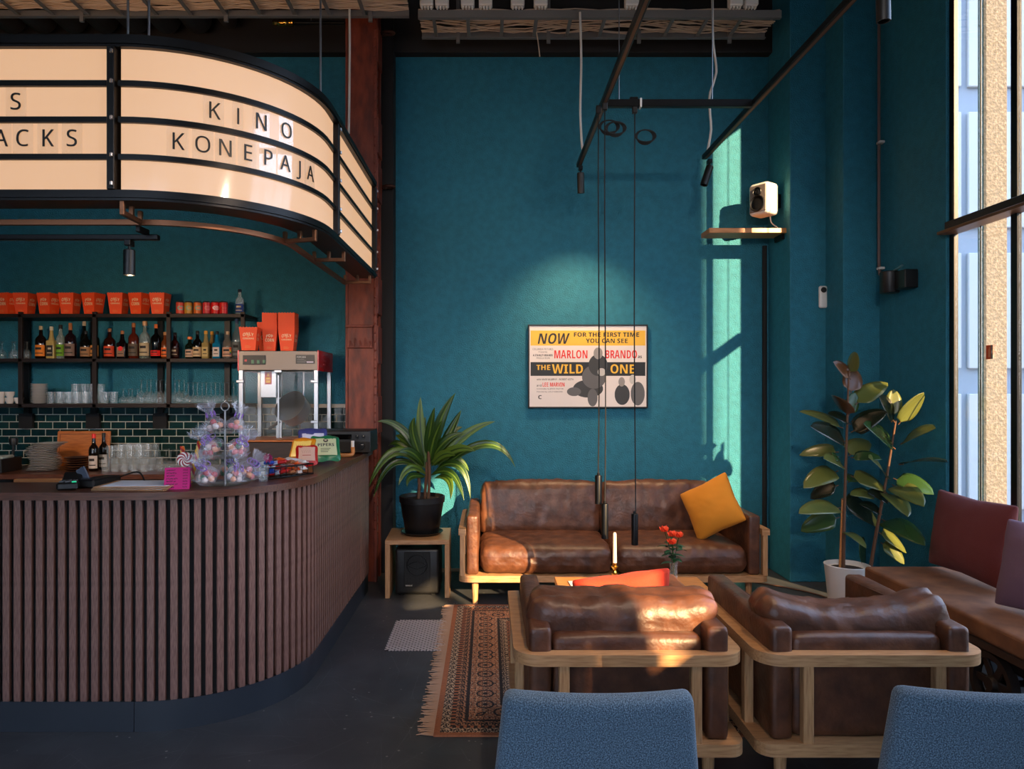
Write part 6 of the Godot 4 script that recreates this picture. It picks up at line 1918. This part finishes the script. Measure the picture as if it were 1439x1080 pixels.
# ---------- plants ----------
func build_plants() -> void:
	# stool, subwoofer, pot
	var st := thing("plant_stool", "open oak box stool carrying the potted dracaena", "stool", V(-0.535, 0.0, 5.54), 0.03)
	part("top", bx(Vector3(0, 0.416, 0), Vector3(0.48, 0.034, 0.48), 0.003), M.oak_x, st)
	for x in [-1, 1]: part("side_panel", bx(Vector3(x * 0.222, 0.2, 0), Vector3(0.036, 0.399, 0.48), 0.003), M.oak_y, st)
	var sw := thing("subwoofer", "black subwoofer with a ribbed grille under the plant stool", "subwoofer", V(-0.535, 0.0, 5.52))
	var cb := MB.new()
	cb.rbox(Vector3(0, 0.185, 0), Vector3(0.335, 0.345, 0.33), 0.025, 2)
	part("cabinet", cb.done(), M.black_plastic, sw)
	var gr := part("grille", bx(Vector3(0, 0.20, 0.163), Vector3(0.20, 0.27, 0.008), 0.003), M.soft_black, sw)
	for k in 17: part("rib", bx(Vector3(-0.088 + k * 0.011, 0.20, 0.168), Vector3(0.004, 0.25, 0.006)), M.black_plastic, gr)
	var wf := MB.new()
	var rg := []
	for s in 28: rg.append(Vector3(cos(TAU * s / 28) * 0.075, 0.235 + sin(TAU * s / 28) * 0.075, 0.171))
	wf.tube(rg, 0.005, 6, -1.0, true)
	part("woofer_ring", wf.done(), M.black_metal, sw)
	var ey := MB.new()
	ey.tube(curve_points([Vector3(-0.072, 0.235, 0.173), Vector3(0, 0.262, 0.175), Vector3(0.072, 0.235, 0.173)], 12), 0.004, 6)
	ey.tube(curve_points([Vector3(-0.072, 0.235, 0.173), Vector3(0, 0.206, 0.175), Vector3(0.072, 0.235, 0.173)], 12), 0.004, 6)
	part("woofer_eye", ey.done(), M.black_metal, sw)
	var lg := text_mesh("GENELEC", true, 0.1)
	lg.pixel_size = 0.00019
	lg.depth = 0.002
	part("lettering", lg, M.white_plastic, sw, Vector3(-0.06, 0.082, 0.171))
	for x in [-0.12, 0.12]:
		for z in [-0.12, 0.12]: part("foot", bx(Vector3(x, 0.007, z), Vector3(0.03, 0.014, 0.03), 0.002), M.soft_black, sw)
	var pz := 5.55
	var saucer := solo("plant_saucer", lathe_mesh([Vector2(0, 0), Vector2(0.135, 0), Vector2(0.165, 0.022), Vector2(0.16, 0.024), Vector2(0.132, 0.006), Vector2(0, 0.006)], 32), M.black_plastic, "black saucer under the dracaena pot", "saucer", V(-0.515, 0.4335, pz))
	var pl := thing("potted_dracaena", "dracaena with long arching striped leaves in a black pot", "potted plant", V(-0.515, 0.44, pz))
	part("pot", lathe_mesh([Vector2(0, 0), Vector2(0.125, 0), Vector2(0.13, 0.006), Vector2(0.168, 0.24), Vector2(0.176, 0.243), Vector2(0.178, 0.285), Vector2(0.17, 0.29), Vector2(0.165, 0.285), Vector2(0.16, 0.25), Vector2(0, 0.25)], 36), M.black_plastic, pl)
	part("soil", lathe_mesh([Vector2(0, 0.245), Vector2(0.158, 0.245), Vector2(0.15, 0.262), Vector2(0, 0.268)], 24), M.soil, pl)
	var org := pl.position
	for c in [[0.02, 0.0, 0.30, 0.02], [0.05, 0.03, 0.42, 0.0], [-0.03, 0.02, 0.24, 0.0]]:
		part("cane", tube_mesh(curve_points([Vector3(c[0], 0.25, c[1]), Vector3(c[0] + 0.01, 0.25 + c[2] * 0.5, c[1]), Vector3(c[0] + c[3], 0.25 + c[2], c[1])], 8), 0.012, 8), M.bark, pl)
	var L := [[598, 650, 588, 600, 591, 557, 0.062, 0.0], [606, 650, 612, 590, 640, 552, 0.07, -0.05], [612, 650, 632, 610, 648, 576, 0.07, 0.06], [615, 655, 650, 600, 696, 592, 0.06, 0.0], [618, 660, 695, 590, 724, 656, 0.058, -0.1], [598, 655, 568, 585, 530, 592, 0.06, 0.0], [595, 660, 552, 598, 518, 684, 0.065, -0.15], [592, 662, 548, 622, 525, 698, 0.05, -0.1], [590, 660, 562, 610, 546, 626, 0.055, 0.1], [600, 668, 572, 640, 560, 682, 0.05, -0.2], [605, 668, 640, 645, 652, 703, 0.05, -0.2], [612, 660, 655, 630, 661, 700, 0.055, -0.12], [615, 655, 645, 632, 659, 662, 0.05, 0.05], [600, 640, 604, 600, 611, 572, 0.06, -0.1], [595, 650, 572, 600, 583, 586, 0.06, -0.08], [610, 655, 640, 618, 668, 634, 0.06, -0.18], [603, 655, 620, 612, 652, 608, 0.07, -0.08], [598, 670, 570, 662, 572, 684, 0.045, -0.2], [610, 672, 640, 660, 633, 702, 0.05, -0.22], [604, 650, 606, 615, 622, 590, 0.065, -0.15], [596, 655, 578, 625, 560, 636, 0.06, -0.2], [606, 655, 622, 630, 640, 640, 0.06, -0.24], [600, 655, 590, 615, 598, 585, 0.06, 0.12], [610, 655, 630, 600, 650, 600, 0.06, 0.2], [600, 660, 570, 610, 556, 612, 0.06, 0.2]]
	for k in L.size():
		var q: Array = L[k]
		var p0 := PX(q[0], q[1], pz) - org
		var p1 := PX(q[2], q[3], pz + q[7] * 0.6) - org
		var p2 := PX(q[4], q[5], pz + q[7]) - org
		var d := (p2 - p0).normalized()
		var side := d.cross(Vector3(0.25 * sin(k * 2.3), 0.35, 1.0)).normalized()
		var b := MB.new()
		b.leaf(p0, p1, p2, q[6] * 1.2, side, 0.28, 12)
		var lf := part("leaf", b.done(), M.dracaena_leaf if k % 3 else M.dracaena_stripe_leaf, pl)
		var m := MB.new()
		m.leaf(p0 + Vector3(0, 0, 0.003), p1 + Vector3(0, 0.001, 0.004), p2 + Vector3(0, 0, 0.002), q[6] * 0.2, side, 0.2, 10)
		part("midstripe", m.done(), M.dracaena_stripe_leaf if k % 3 else M.dracaena_leaf, lf)
	# rubber plant
	var rz := 4.80
	var rp := thing("rubber_plant", "tall rubber plant with two stems and broad leaves in a white pot in the corner", "potted plant", V(2.42, 0.0, rz))
	part("pot", lathe_mesh([Vector2(0, 0), Vector2(0.10, 0), Vector2(0.105, 0.005), Vector2(0.14, 0.36), Vector2(0.145, 0.375), Vector2(0.135, 0.378), Vector2(0.128, 0.35), Vector2(0, 0.34)], 32), M.white_plastic, rp)
	part("soil", lathe_mesh([Vector2(0, 0.33), Vector2(0.126, 0.33), Vector2(0.12, 0.348), Vector2(0, 0.352)], 20), M.soil, rp)
	var ro := rp.position
	var s1 := [PX(1185, 806, rz) - ro, PX(1186, 740, rz) - ro, PX(1189, 640, rz) - ro, PX(1193, 520, rz) - ro]
	var s2 := [PX(1222, 806, rz) - ro, PX(1232, 745, rz) - ro, PX(1246, 670, rz) - ro, PX(1259, 590, rz) - ro]
	part("stem", tube_mesh(curve_points(s1, 16), 0.013, 8, 0.006), M.bark, rp)
	part("stem", tube_mesh(curve_points(s2, 16), 0.013, 8, 0.006), M.bark, rp)
	part("cane", tube_mesh([PX(1180, 806, rz + 0.03) - ro, PX(1184, 700, rz + 0.02) - ro], 0.008, 8), M.table_wood, rp)
	var R := [[300, 150, 236, 86], [296, 125, 322, 52], [300, 205, 312, 118], [290, 295, 238, 222], [292, 295, 316, 212], [270, 345, 108, 284], [285, 402, 152, 344], [252, 440, 108, 452], [250, 458, 222, 482], [250, 515, 124, 578], [250, 572, 148, 622], [262, 662, 108, 684], [255, 700, 114, 752], [318, 250, 436, 172], [300, 362, 432, 288], [292, 455, 366, 402], [300, 462, 412, 470], [300, 535, 428, 592], [262, 625, 398, 726], [266, 755, 352, 818], [330, 790, 352, 896], [400, 620, 306, 612], [475, 322, 418, 228], [490, 330, 582, 214], [478, 428, 362, 336], [497, 408, 626, 352], [492, 490, 668, 482], [446, 545, 378, 470], [470, 545, 616, 604], [466, 570, 580, 650], [456, 640, 376, 606], [412, 760, 512, 836], [424, 708, 580, 804], [470, 300, 470, 200], [300, 330, 215, 290], [440, 600, 520, 690], [290, 560, 330, 545], [275, 500, 200, 470], [425, 690, 340, 650], [420, 800, 505, 880]]
	for k in R.size():
		var q: Array = R[k]
		var dz := 0.16 * sin(k * 2.4) + maxf(0.0, (q[2] - 430.0) / 240.0 * 0.42)
		var p0 := PX(1090 + q[0] / 2.842, 480 + q[1] / 2.842, rz) - ro
		var p2e := PX(1090 + q[2] / 2.842, 480 + q[3] / 2.842, maxf(rz - 0.5, minf(rz - dz, rz + 0.12))) - ro
		var p2 := p0 + (p2e - p0) * 1.1
		var p1 := (p0 + p2) / 2 + Vector3(0, 0.03, 0.0)
		var d := (p2 - p0)
		var side := d.normalized().cross(Vector3(0.4 * sin(k * 1.7), 0.75, 0.75 + 0.3 * cos(k * 3.1))).normalized()
		var b := MB.new()
		b.leaf(p0 + d * 0.08, p1, p2, clampf(d.length() * 0.56, 0.07, 0.155), side, 0.16, 10, 1.0)
		var lf := part("leaf", b.done(), [M.rubber_leaf, M.rubber_leaf_olive, M.rubber_leaf_dark, M.rubber_leaf_olive][k % 4] if k > 3 or k == 1 else M.rubber_leaf_bronze, rp)
		part("leaf_stalk", tube_mesh([p0, p0 + d * 0.1], 0.0035, 5), M.bark, lf)

# ---------- on the walls ----------
func build_wall_things() -> void:
	# framed film poster
	var im := sheet(702, 495, Color(0.86, 0.82, 0.80))
	var yellow := Color(0.90, 0.70, 0.20)
	var black := Color(0.09, 0.09, 0.09)
	var red := Color(0.85, 0.12, 0.07)
	var k := 0.6
	var at := func(x: float, y: float) -> Vector2: return Vector2((x - 115) * k, (y - 120) * k)
	im.fill_rect(Rect2i(8, 29, 686, 92), yellow)
	var T := [["NOW", 200, 196, 300, 108, black, 0.18, true], ["FOR THE FIRST TIME", 560, 188, 650, 44, black, 0.0, true], ["YOU CAN SEE", 680, 250, 416, 46, black, 0.0, true], ["MARLON", 365, 368, 330, 84, red, 0.0, true], ["BRANDO", 875, 368, 313, 84, red, 0.0, true], ["as", 1198, 424, 38, 26, black, 0.0, true], ["COLUMBIA PICTURES", 148, 348, 205, 20, Color(0.4, 0.38, 0.38), 0.0, false], ["Presents", 208, 378, 86, 17, Color(0.4, 0.38, 0.38), 0.0, false], ["A STANLEY KRAMER", 152, 410, 196, 20, black, 0.0, true], ["PRODUCTION", 186, 440, 132, 18, Color(0.35, 0.33, 0.33), 0.0, false]]
	for t in T:
		var p: Vector2 = at.call(t[1], t[2])
		words(im, t[0], p.x, p.y, t[3] * k, t[4] * k, t[5], t[7], t[6])
	im.fill_rect(Rect2i(8, 222, 686, 84), black)
	var T2 := [["THE", 187, 518, 138, 52, yellow, true], ["WILD", 342, 512, 308, 93, yellow, true], ["ONE", 925, 512, 242, 93, yellow, true], ["with MARY MURPHY - ROBERT KEITH", 190, 656, 365, 20, black, false], ["and", 190, 716, 46, 22, black, false], ["LEE MARVIN", 248, 698, 218, 40, red, true], ["Screenplay by JOHN PAXTON", 190, 754, 265, 18, Color(0.35, 0.33, 0.33), false], ["Directed by LASLO BENEDEK", 190, 784, 260, 18, Color(0.35, 0.33, 0.33), false], ["C", 205, 826, 34, 40, black, true]]
	for t in T2:
		var p: Vector2 = at.call(t[1], t[2])
		words(im, t[0], p.x, p.y, t[3] * k, t[4] * k, t[5], t[6])
	# plain grey stand-ins where the printed picture was
	var greys := [Color(0.20, 0.20, 0.20), Color(0.36, 0.35, 0.35), Color(0.55, 0.53, 0.52), Color(0.74, 0.72, 0.70)]
	for e in [[700, 760, 150, 90, 0], [760, 640, 120, 120, 1], [800, 520, 95, 110, 0], [800, 400, 45, 60, 2], [745, 850, 50, 90, 1], [560, 790, 70, 45, 1], [835, 590, 40, 40, 3], [1040, 820, 75, 105, 0], [1035, 690, 32, 48, 2], [1195, 810, 70, 120, 1], [1145, 665, 34, 48, 3]]:
		var p: Vector2 = at.call(e[0], e[1])
		disc(im, p.x, p.y, e[2] * k, greys[e[4]], e[3] * k)
	var o := thing("framed_poster", "framed film poster with yellow and black title bands on the teal wall", "poster", V(0.865, 1.757, 6.175))
	var b := MB.new()
	b.prism(PackedVector2Array([Vector2(-0.509, -0.351), Vector2(0.509, -0.351), Vector2(0.509, 0.351), Vector2(-0.509, 0.351)]), 0.004, 0.007)
	part("print", b.done(), printed("poster_print", im, 0.5), o)
	part("frame_rail", bx(Vector3(0, 0.356, 0.0), Vector3(1.038, 0.012, 0.032), 0.002), M.black_plastic, o)
	part("frame_rail", bx(Vector3(0, -0.356, 0.0), Vector3(1.038, 0.012, 0.032), 0.002), M.black_plastic, o)
	for x in [-0.513, 0.513]: part("frame_rail", bx(Vector3(x, 0, 0), Vector3(0.012, 0.70, 0.032), 0.002), M.black_plastic, o)
	# wall speaker on its arm, and the wooden shelf below
	var sp := thing("wall_speaker", "small white loudspeaker with two drivers on a wall arm", "loudspeaker", V(2.285, 3.125, 5.90), -0.95)
	var cab := MB.new()
	cab.rbox(Vector3.ZERO, Vector3(0.185, 0.265, 0.17), 0.035, 4)
	part("cabinet", cab.done(), M.white_plastic, sp)
	part("baffle", bx(Vector3(0, 0, 0.083), Vector3(0.15, 0.22, 0.012), 0.005), mat("grey_baffle", Color(0.48, 0.44, 0.42), 0.4), sp)
	for q in [[-0.04, 0.062], [0.055, 0.036]]:
		var d := MB.new()
		d.lathe([Vector2(0, 0.002), Vector2(q[1] * 0.35, 0.008), Vector2(q[1] * 0.85, 0.0), Vector2(q[1], 0.008), Vector2(q[1] * 1.08, 0.004), Vector2(q[1] * 1.08, -0.004), Vector2(0, -0.004)], 24, Vector3(0, q[0], 0.09), Basis(Vector3.RIGHT, PI / 2))
		part("driver", d.done(), M.black_plastic, sp)
	part("wall_arm", bx(Vector3(0.04, 0.0, -0.11), Vector3(0.05, 0.12, 0.08), 0.006), M.black_metal, sp)
	part("cable", tube_mesh(curve_points([Vector3(0.02, -0.12, -0.06), Vector3(0.02, -0.18, -0.08), Vector3(0.07, -0.23, -0.09), Vector3(0.06, -0.255, -0.12)], 14), 0.005, 6), M.white_cable, sp)
	var ws := thing("wooden_shelf", "short wooden wall shelf under the loudspeaker", "shelf", V(2.125, 2.857, 5.93))
	part("board", bx(Vector3.ZERO, Vector3(0.635, 0.04, 0.22), 0.003), M.table_wood, ws)
	part("bracket", bx(Vector3(0.30, -0.04, 0.0), Vector3(0.02, 0.05, 0.16), 0.002), M.black_metal, ws)
	solo("corner_pipe", tube_mesh([V(2.395, 0.0, 6.165), V(2.395, 2.80, 6.165)], 0.02, 12), M.soft_black, "black pipe standing in the wall corner below the wooden shelf", "pipe")
	# white motion sensor
	var ms := thing("motion_sensor", "white oblong sensor with a dark lens on the stepped wall", "sensor", V(2.695, 2.30, 5.745))
	var mb := MB.new()
	mb.rbox(Vector3(0, 0, 0.015), Vector3(0.066, 0.18, 0.035), 0.017, 3)
	part("body", mb.done(), M.white_plastic, ms)
	var ln := MB.new()
	ln.lathe([Vector2(0, 0), Vector2(0.024, 0), Vector2(0.018, 0.012), Vector2(0, 0.016)], 18, Vector3(0, 0.055, 0.03), Basis(Vector3.RIGHT, PI / 2))
	part("lens", ln.done(), M.black_plastic, ms)
	# conduit and black sounder near the window
	var cd := thing("wall_conduit", "grey conduit running down the wall to the black sounder", "conduit", Vector3.ZERO)
	part("pipe", tube_mesh(curve_points([V(2.955, 5.1, 5.38), V(2.955, 3.5, 5.38), V(2.955, 2.50, 5.38), V(2.955, 2.41, 5.36), V(2.955, 2.37, 5.28), V(2.955, 2.365, 5.2)], 30), 0.011, 8), M.conduit_grey if M.has("conduit_grey") else mat("conduit_grey", Color(0.40, 0.33, 0.32), 0.5), cd)
	for y in [3.42, 2.47]: part("clip", bx(V(2.965, y, 5.375), Vector3(0.04, 0.018, 0.05), 0.003), M.white_plastic, cd)
	var sd := thing("wall_sounder", "black cylindrical sounder box on the teal wall near the window", "sounder", V(2.90, 2.33, 5.06))
	var sc := MB.new()
	sc.lathe([Vector2(0, -0.08), Vector2(0.06, -0.08), Vector2(0.064, -0.074), Vector2(0.064, 0.07), Vector2(0.058, 0.076), Vector2(0, 0.076)], 24, Vector3(0, 0, -0.08))
	part("drum", sc.done(), M.black_plastic, sd)
	part("box", bx(Vector3(0.05, 0.0, 0.04), Vector3(0.095, 0.13, 0.13), 0.006), M.black_plastic, sd)
	part("lever", tube_mesh([Vector3(0.0, 0.07, -0.04), Vector3(0.0, 0.095, 0.08)], 0.008, 8), M.steel, sd)

func build_small_things() -> void:
	# perforated floor plate beside the rug
	var o := thing("floor_plate", "worn steel diamond-mesh plate set in the floor beside the rug", "floor plate", V(-0.425, 0.0, 4.51))
	part("plate", bx(Vector3(0, 0.001, 0), Vector3(0.38, 0.002, 0.56)), mat("plate_dark", Color(0.20, 0.17, 0.17), 0.6, 0.3), o)
	var b := MB.new()
	var n := 13
	for q in range(-n, n + 1):
		for dirn in [-1.0, 1.0]:
			var p := Vector2(q * 0.038, 0)
			var d := Vector2(1, dirn).normalized()
			var lo := -1.0
			var hi := 1.0
			for ax in 2:
				var lim: float = [0.19, 0.28][ax]
				var t0 := (-lim - p[ax]) / d[ax]
				var t1 := (lim - p[ax]) / d[ax]
				lo = maxf(lo, minf(t0, t1)); hi = minf(hi, maxf(t0, t1))
			if hi - lo < 0.02: continue
			var c := p + d * (lo + hi) / 2
			b.box(Vector3(c.x, 0.0035, c.y), Vector3(hi - lo, 0.004, 0.010), 0.0, Basis(Vector3.UP, -d.angle()))
	var mesh := part("raised_mesh", b.done(), mat("worn_steel", Color(0.80, 0.74, 0.73), 0.45, 0.35), o)
	mesh.set_meta("kind", "stuff")
	solo("floor_cable", tube_mesh(curve_points([V(2.1, 0.008, 5.75), V(2.35, 0.008, 5.55), V(2.5, 0.008, 5.35), V(2.55, 0.008, 5.1)], 20), 0.006, 6), mat("brown_cable", Color(0.36, 0.24, 0.18), 0.5), "thin brown cable on the floor behind the sofa arm", "cable")
